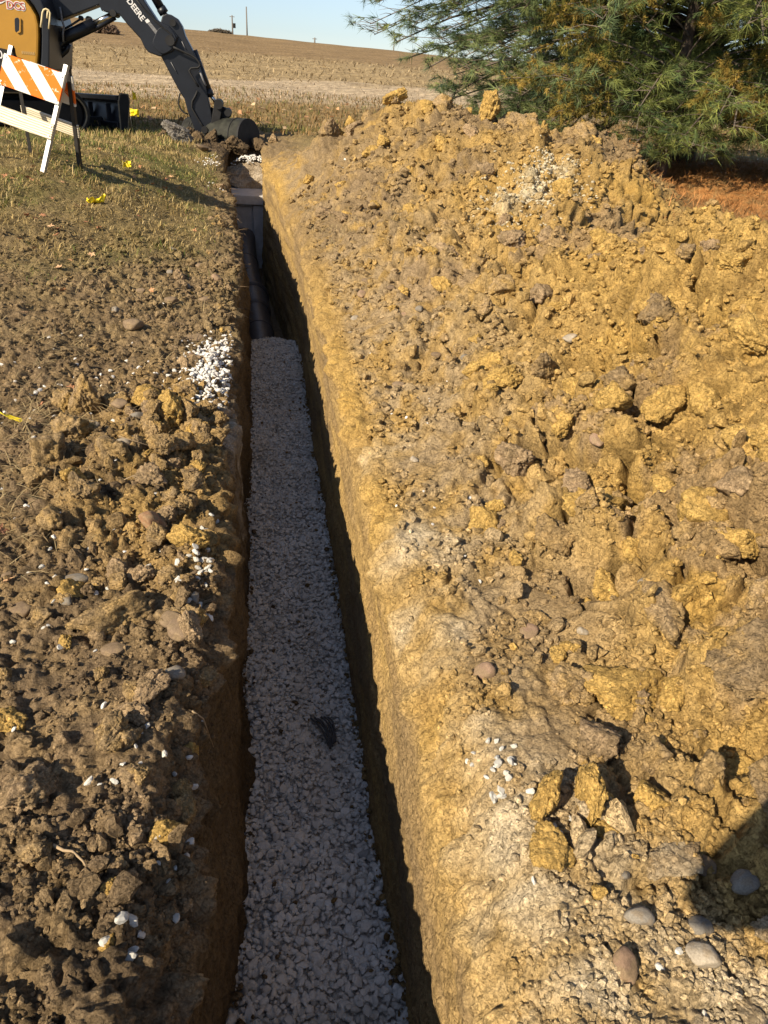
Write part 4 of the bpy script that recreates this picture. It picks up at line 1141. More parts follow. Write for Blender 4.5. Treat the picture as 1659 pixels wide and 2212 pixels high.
# lower boom cylinder, bracket
lc = tube('boom_cylinder', sp3([(118, 118), (238, 60)], -.08), .088, BK, ex, 22)
tube('rod', sp3([(232, 63), (291, 34)], -.08), .045, M['chrome'], lc, 16)
tube('guard', sp3([(172, 104), (240, 72), (290, 44)], -.08), .038, BK, lc, 12)
tube('bleed_pipe', sp3([(140, 92), (158, 76), (180, 64), (206, 47)], -.08), .016, BK, lc, 10)
pin(205, 46, .035, -.12, -.03, lc); pin(225, 50, .05, -.12, -.02, lc)
pin(288, 35, .05, -.24, .24, lc)
tube('boom_hose', sp3([(159, 20), (162, 36), (164, 52), (169, 68), (166, 84), (167, 106)], -.26), .016, M['grey_print'], ex)
br = tube('swing_bracket', sp3([(174, 110), (167, 126), (154, 138), (138, 147), (120, 150)], -.02), .042, BK, ex, 12)
tube('web', sp3([(122, 138), (142, 126), (168, 116)], -.02), .022, BK, br, 8)
tube('web', sp3([(136, 146), (137, 122)], -.02), .02, BK, br, 8)
prism('bracket_plate', so([(96, 58), (121, 64), (124, 104), (172, 104), (160, 118), (130, 124), (122, 130), (122, 172), (95, 176)]), -.22, .2, BK, ex, .012)
# house
def so14(pts): return [(-3.700331848 + .0057892944 * u - .00090724983 * v - OX, 2.12810238 + .000366122 * u - .00519939 * v - OZ) for u, v in pts]
house = prism('house', so14([(-260, -90), (20, -60), (52, -12), (77, 18), (89, 38), (95, 62), (96, 88), (95, 135), (92, 172), (-260, 160)]), -1.0, .9, M['yellow_paint'], ex, .03)
edge = [(30, -60), (60, -14), (84, 16), (96, 38), (101, 62), (102, 90), (101, 135), (98, 178)]
prism('front_trim', so14(edge + [(122, 178), (122, 60), (108, 20), (92, -20), (60, -60)]), -.96, .8, BK, house, .02)
prism('lower_band', so14([(-260, 116), (2, 119), (30, 126), (36, 132), (47, 160), (47, 176), (-260, 176)]), -1.02, -.95, M['dusty_black'], house, .006)
prism('skirt', so14([(-260, 158), (94, 170), (94, 186), (-260, 184)]), -.98, .9, BK, house, .01)
prism('vent_slot', so14(rounded([(37, 44), (50, 44), (51, 82), (38, 80)], 6)), -1.012, -.99, BK, house, .003)
prism('vent_lip', so14(rounded([(47, 44), (53, 46), (53, 80), (44, 83), (43, 80), (49, 76), (50, 50)], 2)), -1.022, -1.0, M['yellow_paint'], house, .003)
def rail(path): return tube('handrail', [(a, -1.06, b) for a, b in so14(path)], .013, M['cream_rail'], house, 8)
rail([(104, 68), (106, 50), (108, 32), (111, 25), (116, 23), (123, 26), (127, 33), (126, 50), (124, 72)]); rail([(121, 28), (119.5, 46)])
def text(name, body, size, loc, rot, mat, parent, bold=0.0, ext=.002):
    cu = bpy.data.curves.new(name, 'FONT'); cu.body = body; cu.size = size; cu.extrude = ext; cu.offset = bold
    cu.align_x = 'CENTER'; cu.align_y = 'CENTER'
    cu.materials.append(mat)
    o = bpy.data.objects.new(name, cu); COL.objects.link(o); o.parent = parent
    me = bpy.data.meshes.new_from_object(o); bpy.data.objects.remove(o); bpy.data.curves.remove(cu)
    me.name = name; me.materials.clear(); me.materials.append(mat)
    o = link(name, me, parent); o.location = loc; o.rotation_euler = rot
    return o
a, b = so14([(40, 16)])[0]
text('company_decal', 'DCS', .135, (a, -1.004, b), (R(90), R(2), 0), M['white_print'], house, .011)
text('company_decal_fill', 'DCS', .135, (a, -1.008, b), (R(90), R(2), 0), M['red_print'], house, .001)
prism('decal_swoosh', so14([(-12, 8), (2, 4), (17, 3), (8, 9), (-2, 12)]), -1.008, -1.001, M['white_print'], house, 0)
prism('decal_swoosh', so14([(-12, 5), (2, 2), (15, 1.5), (4, 6)]), -1.012, -1.006, M['red_print'], house, 0)
a, b = so14([(7, 137)])[0]
text('model_decal', '0c', .15, (a, -1.026, b), (R(90), R(2), 0), M['white_print'], house, .002)
for i in range(7):                                                          # worn safety decal, no longer legible
    a, b = so14([(54 + i * 4.9, 130 + i * .5)])[0]
    box('worn_decal', (a, -1.006, b - .02), (a + .017, -1.001, b + .018), M['worn'] if 'worn' in M else M.setdefault('worn', plain('worn_decal', (.42, .27, .10), .6)), house, 0)
for i, (u, v_) in enumerate(((327, 6), (337.5, 19.5), (347, 32), (356, 44.5))):
    pass
a, b = so([(343.5, 26)])[0]
text('maker_name', 'DEERE', .118, (a, -.195, b), (R(90), R(51.5), 0), M['white_print'], boom, .003)
prism('model_plate', so([(366, 52), (372, 48), (398, 80), (395, 90)]), -.196, -.191, M['grey_print'], boom, 0)
prism('emblem', so([(366, 53), (373, 48), (379, 55), (371, 60)]), -.200, -.196, M['white_print'], boom, 0)
# undercarriage
e1 = Vector((.82, .572, 0)).normalized(); e2 = Vector((.572, -.82, 0)).normalized()
UC = Matrix(((e1.x, e2.x, 0, 0), (e1.y, e2.y, 0, 0), (0, 0, 1, 0), (0, 0, 0, 1)))
def stadium(L, r, n=16):
    pts = [(L / 2 - r + r * math.cos(t), r + r * math.sin(t)) for t in np.linspace(-math.pi / 2, math.pi / 2, n)]
    return pts + [(-L / 2 + r + r * math.cos(t), r + r * math.sin(t)) for t in np.linspace(math.pi / 2, 3 * math.pi / 2, n)]
for s_ in (.76, -.76):
    tr_ = empty('track', (0, 0, 0)); tr_.parent = ex; tr_.matrix_local = UC @ Matrix.Translation((0, s_, -.02)) @ Matrix.Rotation(0, 4, 'Z')
    out_, in_ = stadium(2.75, .34), [(a * .975, .34 + (b - .34) * .88) for a, b in stadium(2.75, .34)]
    V_, F_ = [], []
    nn_ = len(out_)
    for yv_ in (-.225, .225):
        V_ += [(a, yv_, b) for a, b in out_] + [(a, yv_, b) for a, b in in_]
    for i in range(nn_):
        j = (i + 1) % nn_
        F_ += [(i, j, 2 * nn_ + j, 2 * nn_ + i), (nn_ + i, 3 * nn_ + i, 3 * nn_ + j, nn_ + j), (i, nn_ + i, nn_ + j, j), (2 * nn_ + i, 2 * nn_ + j, 3 * nn_ + j, 3 * nn_ + i)]
    link('belt', mesh_np('belt', V_, F_, [M['rubber']], None, False), tr_)
    rim_ = [(a * .972, .34 + (b - .34) * .865) for a, b in stadium(2.75, .34)]; rim_ = rim_ + rim_[:1]
    tube('belt_rim', [(a, .20 if s_ > 0 else -.20, b) for a, b in rim_], .018, M['tan_wear'], tr_, 8)
    prism('track_frame', [(-1.05, .16), (1.05, .16), (1.1, .42), (.9, .52), (-.9, .52), (-1.1, .42)], -.16, .16, M['dusty_black'], tr_, .02)
    for xx_ in (1.03, -1.03):
        tube('idler', [(xx_, -.12, .34), (xx_, .12, .34)], .27, M['dusty_black'], tr_, 24, False)
    for xx_ in (-.6, -.2, .2, .6):
        tube('roller', [(xx_, -.14, .12), (xx_, .14, .12)], .085, M['dusty_black'], tr_, 14, False)
    for i in range(40):
        pass
box('swing_frame', (-.8, -.55, .35), (.9, .55, .62), M['dusty_black'], ex, .03, UC)
tube('swing_ring', [(0, 0, .58), (0, 0, .74)], .55, BK, ex, 32, False)
bd = empty('dozer_blade', (0, 0, 0)); bd.parent = ex; bd.matrix_local = UC @ Matrix.Translation((1.90, 0, -.03)) @ Matrix.Rotation(R(2), 4, 'X')
arc = [(.14 * (1 - math.cos(t)) * 1.0, .60 * (t / 1.5)) for t in np.linspace(0, 1.5, 9)]
V_, F_ = [], []
for yv_ in (-1.12, 1.12):
    V_ += [(a, yv_, b) for a, b in arc] + [(a - .035, yv_, b) for a, b in arc]
for i in range(8):
    F_ += [(i, i + 1, 18 + i + 1, 18 + i), (9 + i, 27 + i, 27 + i + 1, 9 + i + 1)]
F_ += [(8, 17, 35, 26), (0, 18, 27, 9)]
link('moldboard', mesh_np('moldboard', V_, F_, [BK]), bd)
for yv_ in (1.12, -1.16):
    prism('end_plate', rounded([(-.07, -.0), (.06, .0), (.10, .22), (.17, .52), (.16, .64), (.0, .65), (-.05, .52), (-.06, .3)], .03), yv_, yv_ + .03, M['tan_wear'] if yv_ > 0 else BK, bd, .004)
    prism('end_cheek', rounded([(-.055, .015), (.045, .015), (.085, .22), (.15, .52), (.14, .625), (.01, .635), (-.035, .52), (-.045, .3)], .03), yv_ - .004, yv_ + .034, M['dusty_black'], bd, .003)
box('edge_beam', (-.10, -1.1, .10), (-.03, 1.1, .2), BK, bd, .01); box('top_beam', (-.06, -1.1, .53), (.06, 1.1, .61), BK, bd, .01)
for yv_ in (-.4, .4):
    box('push_arm', (-1.0, yv_ - .07, .10), (-.05, yv_ + .07, .26), M['dusty_black'], bd, .02)
for yv_ in (-.75, .0, .72):
    box('rib', (-.08, yv_ - .02, .18), (.0, yv_ + .02, .48), BK, bd, .006)

# ------------------------------------------------------------------ barricade
m, nt, p = new_mat('barricade_stripes'); M['stripes'] = m
co = nnode(nt, 'ShaderNodeTexCoord').outputs['Object']
sx_ = nnode(nt, 'ShaderNodeSeparateXYZ'); nt.links.new(co, sx_.inputs[0])
def mth(op, a, b=None, c_=None):
    n = nnode(nt, 'ShaderNodeMath', operation=op)
    for i, q in enumerate((a, b, c_)):
        if q is None: continue
        if hasattr(q, 'links'): nt.links.new(q, n.inputs[i])
        else: n.inputs[i].default_value = q
    return n.outputs[0]
# position along the board, slid by height for the slanted bands
t_ = mth('ADD', mth('MULTIPLY', sx_.outputs['X'], 1 / .62), mth('MULTIPLY', sx_.outputs['Z'], .48 / .26))
fr_ = mth('FRACT', mth('ADD', mth('DIVIDE', mth('SUBTRACT', t_, .31 + .48 - .5), .49), 6.0))
isor = mth('LESS_THAN', fr_, .475)
c = mixc(nt, isor, (.66, .64, .58), (.72, .15, .02))
w_ = noise_tex(nt, 22, 6, .75, co); wr = ramp(nt, w_.outputs['Fac'], [(.59, (0, 0, 0)), (.63, (1, 1, 1))])
c = mixc(nt, wr.outputs['Color'], c, (.62, .55, .44))
nt.links.new(c, p.inputs['Base Color']); p.inputs['Roughness'].default_value = .8; p.inputs['Specular IOR Level'].default_value = .1
M['raw_wood'], nt, p = new_mat('weathered_raw_wood')
co = nnode(nt, 'ShaderNodeTexCoord').outputs['Object']
mp = nnode(nt, 'ShaderNodeMapping'); mp.inputs['Scale'].default_value = (2.2, 9, 9); nt.links.new(co, mp.inputs['Vector'])
wv = nnode(nt, 'ShaderNodeTexWave', wave_type='BANDS', bands_direction='Z'); wv.inputs['Scale'].default_value = 1.6; wv.inputs['Distortion'].default_value = 5.0; wv.inputs['Detail'].default_value = 3
nt.links.new(mp.outputs['Vector'], wv.inputs['Vector'])
g = ramp(nt, wv.outputs['Fac'], [(.0, (.22, .17, .10)), (.2, (.60, .53, .39)), (.8, (.70, .64, .50))])
nt.links.new(g.outputs['Color'], p.inputs['Base Color']); p.inputs['Roughness'].default_value = .85
nt.links.new(bump(nt, wv.outputs['Fac'], .25, .004), p.inputs['Normal'])
m, nt, p = new_mat('perforated_galvanised_steel'); M['galv'] = m
co = nnode(nt, 'ShaderNodeTexCoord').outputs['Object']
sx_ = nnode(nt, 'ShaderNodeSeparateXYZ'); nt.links.new(co, sx_.inputs[0])
hz = mth('SUBTRACT', mth('FRACT', mth('MULTIPLY', sx_.outputs['Z'], 1 / .0508)), .5)
dd = mth('ADD', mth('POWER', mth('MULTIPLY', hz, .0508), 2), mth('POWER', sx_.outputs['X'], 2))
hole = mth('LESS_THAN', dd, .0045 ** 2)
nz_ = noise_tex(nt, 30, 5, .6, co); gr = ramp(nt, nz_.outputs['Fac'], [(.3, (.26, .27, .28)), (.7, (.40, .41, .42))])
nt.links.new(mixc(nt, hole, gr.outputs['Color'], (.03, .03, .03)), p.inputs['Base Color'])
p.inputs['Metallic'].default_value = .55; p.inputs['Roughness'].default_value = .5
M['dark_steel'] = plain('dark_leg_steel', (.035, .033, .032), .6, .3, var=.4)  # darker steel without holes, for the rear legs
def Rm3(yaw, roll, lean):
    return Matrix.Rotation(yaw, 4, 'Z') @ Matrix.Rotation(roll, 4, 'Y') @ Matrix.Rotation(-lean, 4, 'X')
ba = empty('barricade'); ba.matrix_world = Matrix.Translation((-2.2786, 8.2028, .6032)) @ Rm3(-.3868, .2186, .3373)
tag(ba, 'folding road barricade with orange and white slanted stripes on the lawn', 'barricade')
Lg = .985
def leg(xc, back, mat):
    bm = bmesh.new()
    for lo, hi in (((-.019, -.002, 0), (.019, .002, Lg)), ((-.019 if xc < 0 else .0155, .0, 0), (-.0155 if xc < 0 else .019, .036, Lg))):
        r_ = bmesh.ops.create_cube(bm, size=1.0)
        for v in r_['verts']: v.co = Vector([lo[i] + (v.co[i] + .5) * (hi[i] - lo[i]) for i in range(3)])
    o = finish(bm, 'leg', mat, ba, 0)
    o.matrix_local = Matrix.Translation((xc, .0, 0)) if not back else Matrix.Translation((xc, .045, Lg - .03)) @ Matrix.Rotation(.62, 4, 'X') @ Matrix.Translation((0, 0, -Lg + .03))
    return o
for xc in (-.28, .28):
    leg(xc, False, M['galv']); leg(xc * .985, True, M['dark_steel'])
zb = Lg - .085
bo = box('striped_board', (-.31, -.011, -.135), (.31, .011, .135), M['stripes'], ba, .002); bo.location = (0, -.016, zb - .135)
lw = box('lower_plank', (-.31, -.011, -.07), (.31, .011, .07), M['raw_wood'], ba, .003); lw.location = (0, -.016, .385)
bk = Matrix.Translation((0, .045, Lg - .03)) @ Matrix.Rotation(.62, 4, 'X')
b2 = box('rear_plank', (-.31, -.011, -.06), (.31, .011, .06), M['raw_wood'], ba, .003); b2.matrix_local = bk @ Matrix.Translation((0, .018, -.56))
b3 = box('rear_board', (-.31, -.011, -.135), (.31, .011, .135), M['stripes'], ba, .002); b3.matrix_local = bk @ Matrix.Translation((0, .018, -.19))
for xc in (-.285, .285):
    for zz in (zb - .03, zb - .24, .345, .425):
        tube('bolt', [(xc, -.034, zz), (xc, -.026, zz)], .008, M['galv'], ba, 8, False)

# ------------------------------------------------------------------ small things on the left bank and lawn
M['flag'] = plain('yellow_plastic_film', (.80, .62, .015), .45, var=.06, scale=20)
M['flag_print'] = plain('black_flag_print', (.03, .03, .02), .6)
M['wire'] = plain('flag_wire', (.25, .24, .22), .4, .8)
def film(name, w, h, seed, parent, crumple=.02, curl=1.0, taper=0.0):
    r_ = np.random.RandomState(seed); nx_, nz_ = 12, 8
    U, T = np.meshgrid(np.linspace(0, 1, nx_), np.linspace(-.5, .5, nz_))
    U, T = U.ravel(), T.ravel()
    hh = h * (1 - taper * U)
    X = U * w * (1 - .12 * curl * U); Y = curl * .25 * w * np.sin(U * 2.6 + seed) * (T + .7) + crumple * gnoise(U * 3, T * 3, seed); Z = T * hh + crumple * gnoise(U * 2.5, T * 2.5, seed + 3)
    o = link(name, mesh_np(name, np.stack([X, Y, Z], 1), grid_faces(nz_, nx_), [M['flag']]), parent)
    md = o.modifiers.new('thickness', 'SOLIDIFY'); md.thickness = .0012
    return o
def flag(px, py, label, w, h, rot, standing, seed, crumple=.02, curl=1.0, taper=0., lift=.02):
    q, n = ground_at(px, py)
    e_ = empty('marking_flag', q, (0, 0, 0)); tag(e_, label, 'flag', 'yellow utility marking flags')
    f_ = film('film', w, h, seed, e_, crumple, curl, taper)
    if standing:
        tube('wire', [(0, 0, -.02), (.004, 0, standing + h / 2)], .0016, M['wire'], e_, 6); f_.location = (0, 0, standing); f_.rotation_euler = (0, 0, rot)
    else:
        f_.location = (0, 0, lift); f_.rotation_euler = rot
        tube('wire', [(0, 0, lift * .5), (-.15, .06, .012), (-.32, .1, .012)], .0016, M['wire'], e_, 6)
    return e_, f_
e_, f_ = flag(-1.235, 3.49, 'flattened yellow marking flag at the left edge of the bare soil', .16, .045, (R(62), R(12), R(-8)), 0, 3, .008, .35, 0., .045)
tube('print', [(.115, -.006, .0), (.118, -.006, .001)], .012, M['flag_print'], e_, 12)
flag(-1.54, 7.60, 'crumpled yellow marking flag lying on the lawn below the barricade', .17, .10, (R(60), R(20), R(10)), 0, 5, .05, 1.0, .5, .05)
flag(-1.47, 9.36, 'small yellow marking flag folded low in the grass', .10, .075, R(25), .06, 7, .03, 1.0, .3)
q_ = (-2.02, 14.2)
flag(-2.01, 14.1, 'yellow marking flag standing before the end of the dozer blade', .15, .13, R(10), .36, 9, .02, .6, .35)
flag(-2.06, 14.9, 'upper yellow marking flag beside the end of the dozer blade', .10, .13, R(40), .60, 12, .03, .8, .3)

M['leaf'], nt, p = new_mat('dry_leaf')
oi = nnode(nt, 'ShaderNodeObjectInfo')
g = ramp(nt, oi.outputs['Random'], [(0, (.30, .13, .06)), (.5, (.42, .22, .10)), (1, (.48, .30, .16))])
nt.links.new(g.outputs['Color'], p.inputs['Base Color']); p.inputs['Roughness'].default_value = .7
def leaf_mesh(i):
    r_ = np.random.RandomState(40 + i)
    out = []
    for k in range(15):
        a = 2 * np.pi * k / 15
        rad = (1.0 if k % 3 == 0 else .62 if k % 3 == 1 else .45) * r_.uniform(.8, 1.05) * (.75 if 6 <= k <= 9 else 1)
        out.append((rad * np.cos(a), rad * np.sin(a)))
    out = np.array(out)
    V_ = np.concatenate([[[0, 0]], out * .5, out]); z = .28 * (V_[:, 0] ** 2) * r_.uniform(.4, 1.3) + .25 * V_[:, 1] * V_[:, 0] * r_.uniform(-1, 1) + .06 * r_.randn(len(V_))
    F_ = []
    for k in range(15):
        j = (k + 1) % 15
        F_ += [(0, 1 + k, 1 + j), (1 + k, 16 + k, 16 + j), (1 + k, 16 + j, 1 + j)]
    me = mesh_np('fallen_leaf', np.c_[V_, z], F_, [M['leaf']], None, False)
    return me
LEAVES = [leaf_mesh(i) for i in range(6)]
def leaf(px, py, s, label, up=.012):
    q, n = ground_at(px, py)
    return place('fallen_leaf', LEAVES[random.randrange(6)], q + Vector((0, 0, up)), (s * .5,) * 3, (random.uniform(-.6, .6), random.uniform(-.6, .6), random.uniform(0, 6)), label, 'leaf', 'fallen leaves')
leaf(-.95, 2.44, .075, 'reddish brown leaf at the left edge beside the crumbly clods', .02)
leaf(-.865, 2.18, .065, 'curled pinkish leaf at the left edge above the round brown stone', .02)
leaf(-1.09, 3.62, .085, 'dry tan leaf just right of the flattened yellow flag', .02)
leaf(-1.0, 3.9, .06, 'brown leaf left of the tall brown clod')
leaf(-1.28, 6.2, .08, 'dark curled leaf where the lawn meets bare soil', .03)
leaf(-.62, 7.8, .07, 'brown leaf near the edge of the cut below the torn sod')
for (px, py) in [(-1.09, 7.53), (-1.76, 6.87), (-1.70, 6.21), (-1.44, 5.82), (-1.4, 6.01), (-1.8, 7.39), (-2.0, 7.6), (-1.46, 4.89), (-1.68, 6.71), (-1.82, 6.32), (-.77, 5.56), (-1.32, 5.35), (-.74, 8.27), (-1.84, 9.16), (-1.7, 10.36), (-1.88, 6.84)]:
    leaf(px, py, random.uniform(.06, .09), 'dry tan leaf lying on the left lawn', .03)
for i in range(44):
    py = random.uniform(6.5, 12); px = -.9 - random.random() * .2 * py
    leaf(px, py, random.uniform(.06, .09), 'dry tan leaf lying on the left lawn', .03)
M['twig'] = plain('dry_twig', (.30, .22, .13), .8, var=.3, scale=20)
def stick(pts, r_, label):
    P_ = []
    for (px, py, dz) in pts:
        q, n = ground_at(px, py); P_.append((q.x, q.y, q.z + dz))
    P_ = np.array(P_); base = P_[0].copy()
    o = tube('stick', P_ - base, np.linspace(r_, r_ * .5, len(P_)), M['twig'], None, 7); o.location = base
    tag(o, label, 'stick', 'dry sticks')
stick([(-.50, 1.15, .012), (-.475, 1.135, .016), (-.455, 1.13, .014), (-.43, 1.11, .018), (-.41, 1.085, .01)], .0042, 'pale crooked stick on dark soil near the bottom left')
stick([(-.225, 1.60, .01), (-.20, 1.625, .03), (-.18, 1.65, .05)], .003, 'thin straw sticking out over the left lip of the cut')
stick([(-.60, 2.95, .03), (-.50, 3.02, .06), (-.41, 3.07, .05)], .0028, 'thin dark twig lying across the clods')
stick([(-.60, 2.72, .02), (-.52, 2.73, .03), (-.44, 2.75, .02)], .0026, 'thin twig below the pale speckled cobble')

# roots and torn sod hanging over the cut
rp = np.random.RandomState(77)
RV, RF, RC, ro = [], [], [], 0
for i in range(150):
    y0_ = rp.uniform(5.6, 11.6); x0_ = x_left(y0_) - abs(rp.normal(0, .07)) + .01
    q, n = ground_at(x0_, y0_)
    L_ = rp.uniform(.04, .17); d_ = np.array((rp.uniform(.1, .9), rp.uniform(-.7, .5), rp.uniform(-.3, .7))); d_ /= np.linalg.norm(d_)
    P_ = [np.array(q) - .02 * d_]
    for k in range(4):
        d_ = d_ + rp.normal(0, .25, 3) + (0, 0, -.22); d_ /= np.linalg.norm(d_); P_.append(P_[-1] + d_ * L_ / 4)
    v, f = sweep(P_, np.linspace(rp.uniform(.002, .006), .001, 5), 4, caps=False)
    RV.append(v); RF.append(f + ro); ro += len(v)
    RC.append(np.repeat((np.array((.22, .155, .095)) * rp.uniform(.4, 1.2))[None], len(v), 0))
tag(link('hanging_roots', mesh_np('hanging_roots', np.concatenate(RV), np.concatenate(RF), [M['plants']], {'Col': ('FLOAT_COLOR', rgba(np.concatenate(RC)))})), 'torn roots hanging over the far left edge of the cut', 'roots', kind='stuff')

# ------------------------------------------------------------------ grass, straw, litter
def blades(name, P, az, lean, L, W, cols, mat, label, cat, curl=.5):
    """bent blades: three-point strips; lean 0 upright .. 1.5 flat"""
    n = len(P)
    d = np.stack([np.cos(az), np.sin(az)], 1)
    side_ = np.stack([-np.sin(az), np.cos(az), np.zeros(n)], 1) * (W / 2)[:, None]
    l2 = np.clip(lean + curl, 0, 1.75)
    mid = P + np.concatenate([d * np.sin(lean)[:, None], np.cos(lean)[:, None]], 1) * (L * .55)[:, None]
    tip = mid + np.concatenate([d * np.sin(l2)[:, None], np.cos(l2)[:, None]], 1) * (L * .45)[:, None]
    V_ = np.stack([P - side_, P + side_, mid + side_ * .8, mid - side_ * .8, tip], 1).reshape(-1, 3)
    b = (np.arange(n) * 5)[:, None]
    F_ = np.concatenate([b + np.array([[0, 1, 2]]), b + np.array([[0, 2, 3]]), b + np.array([[3, 2, 4]])], 0)
    C_ = np.repeat(cols, 5, 0)
    return tag(link(name, mesh_np(name, V_, F_, [mat], {'Col': ('FLOAT_COLOR', rgba(np.clip(C_, .004, 1)))})), label, cat, kind='stuff')

gr_ = np.random.RandomState(91)
def drop(px, py):
    out = np.empty((len(px), 3)); 
    for i in range(len(px)):
        q, n = ground_at(float(px[i]), float(py[i])); out[i] = q
    return out
GC = [np.array(c_) for c_ in ((.40, .30, .125), (.30, .22, .09), (.17, .185, .045), (.115, .15, .035), (.46, .36, .18))]
def grass_cols(px, py, n):
    g_ = np.clip(.33 + .8 * fbm(px * .7, py * .7, 3, 31) + .25 * gr_.randn(n), 0, 1)
    pick = gr_.rand(n)
    a_ = np.where((pick < .5)[:, None], GC[0], np.where((pick < .8)[:, None], GC[1], GC[4]))
    b_ = np.where((pick < .55)[:, None], GC[2], GC[3])
    return np.where((gr_.rand(n) < g_ * .75)[:, None], b_, a_) * gr_.uniform(.7, 1.3, n)[:, None]
n = 64000
py = 4.3 + 8.7 * gr_.rand(n) ** 1.15; px = x_left(py) - .05 - gr_.rand(n) * (.36 * py + .6)
k_ = gr_.rand(n) < np.clip(lawn_amount(px, py) * 1.1, 0, 1); px, py = px[k_], py[k_]; n = len(px)
blades('lawn_grass', drop(px, py) - (0, 0, .004), gr_.uniform(0, 6.28, n), np.abs(gr_.normal(.95, .45, n)), gr_.uniform(.022, .062, n) * (1 + .03 * py) * np.clip(.85 + 1.3 * fbm(px * 2.2, py * 2.2, 3, 66), .35, 1.9), gr_.uniform(.003, .006, n) * (1 + .07 * py), grass_cols(px, py, n), M['plants'],
       'short mixed green and dry grass of the left lawn', 'grass')
n = 9000
py = 13 + 4 * gr_.rand(n); px = -.9 - gr_.rand(n) * 6.5
blades('brow_grass', drop(px, py), gr_.uniform(0, 6.28, n), np.abs(gr_.normal(.5, .35, n)), gr_.uniform(.06, .13, n), gr_.uniform(.008, .014, n), grass_cols(px, py, n), M['plants'], 'dry grass around the tracks of the excavator', 'grass')
# dead straw lying on the bare soil between lawn and clods
n = 26000
py = 2.2 + 7.0 * gr_.rand(n); px = x_left(py) - .10 - gr_.rand(n) * (.40 * py + .3)
w_ = np.clip(sstep(2.0, 4.8, py) * (.25 + .9 * fbm(px * 1.7, py * 1.7, 3, 44)) + .5 * sstep(-.65, -.95, px) * (py < 4), 0, 1) * (1 - .5 * lawn_amount(px, py))
k_ = gr_.rand(n) < w_; px, py = px[k_], py[k_]; n = len(px)
cs_ = np.where((gr_.rand(n) < .6)[:, None], np.array((.42, .325, .17)), np.array((.27, .195, .10))) * gr_.uniform(.6, 1.2, n)[:, None]
blades('dead_straw', drop(px, py) + np.c_[np.zeros(n), np.zeros(n), gr_.uniform(.001, .010, n)], gr_.uniform(0, 6.28, n), gr_.normal(1.35, .22, n), gr_.uniform(.04, .13, n), gr_.uniform(.002, .004, n) * (1 + .08 * py), cs_, M['plants'], 'dead straw strewn between the lawn and the churned soil', 'straw', .3)
n = 2600
py = 6.0 + 3.6 * gr_.rand(n); px = x_right(py) + .12 + gr_.rand(n) * .95
k_ = gr_.rand(n) < np.clip(.35 + 1.4 * fbm(px * 2, py * 2, 3, 47), 0, 1); px, py = px[k_], py[k_]; n = len(px)
cs_ = np.array((.42, .33, .17))[None] * gr_.uniform(.45, 1.15, n)[:, None]
blades('straw_bits', drop(px, py) + np.c_[np.zeros(n), np.zeros(n), gr_.uniform(.002, .02, n)], gr_.uniform(0, 6.28, n), gr_.normal(1.3, .3, n), gr_.uniform(.04, .14, n), gr_.uniform(.003, .006, n), cs_, M['plants'], 'dry straw mixed into the soil right of the far cut', 'straw', .3)
n = 20000
py = 4.5 + 9 * gr_.rand(n); px = 3.5 + gr_.rand(n) * 5.2
cs_ = np.where((gr_.rand(n) < .75)[:, None], np.array((.42, .20, .07)), np.array((.28, .19, .08))) * gr_.uniform(.6, 1.25, n)[:, None]
blades('pine_litter', drop(px, py) + np.c_[np.zeros(n), np.zeros(n), gr_.uniform(.002, .03, n)], gr_.uniform(0, 6.28, n), gr_.normal(1.25, .3, n), gr_.uniform(.08, .17, n), gr_.uniform(.005, .009, n), cs_, M['plants'], 'orange fallen needles and dry grass around the pine', 'pine needles', .3)
# far lawn, leaf litter and stubble
def far_pts(n, y0, y1, pw=1.6):
    py = y0 + (y1 - y0) * gr_.rand(n) ** pw; px = .17 * py + (gr_.rand(n) * 2 - 1.0) * (3.5 + .62 * py)
    return px, py, np.stack([px, py, far_z(px, py)], 1)
n = 26000
px, py, P_ = far_pts(n, 15.5, 33, 1.3)
cs_ = np.where((gr_.rand(n) < .30)[:, None], np.array((.13, .125, .035)), np.array((.27, .175, .075))) * gr_.uniform(.6, 1.3, n)[:, None]
blades('far_grass', P_, gr_.uniform(0, 6.28, n), np.abs(gr_.normal(.6, .4, n)), gr_.uniform(.07, .17, n), gr_.uniform(.015, .03, n), cs_, M['plants'], 'brown grass of the far lawn before the field', 'grass')
n = 1500
px, py, P_ = far_pts(n, 16, 27, 1.2); P_[:, 2] += .05
k_ = gr_.rand(n) < np.clip(.5 + 1.2 * gnoise(px * .3, py * .5, 8), 0, 1); P_ = P_[k_]; n = len(P_)
cs_ = np.where((gr_.rand(n) < .6)[:, None], np.array((.50, .27, .14)), np.array((.55, .40, .24))) * gr_.uniform(.7, 1.2, n)[:, None]
blades('leaf_litter', P_, gr_.uniform(0, 6.28, n), gr_.normal(1.2, .4, n), gr_.uniform(.08, .15, n), gr_.uniform(.07, .12, n), cs_, M['plants'], 'fallen leaves speckling the far lawn', 'leaves', .4)
n = 19000
px, py, P_ = far_pts(n, 27, 92, 1.5)
b_ = py - .10 * px
cs_ = np.where((b_ < 44)[:, None], np.array((.44, .345, .235)), np.array((.38, .29, .165))) * gr_.uniform(.5, 1.25, n)[:, None]
s_ = np.where(b_ < 44, .75, 1.35) * (.6 + py / 70)
blades('corn_stubble', P_, gr_.uniform(0, 6.28, n), gr_.normal(1.2, .35, n), gr_.uniform(.09, .24, n) * s_, gr_.uniform(.025, .055, n) * s_, cs_, M['plants'], 'pale straw and corn stubble covering the field', 'stubble', .3)

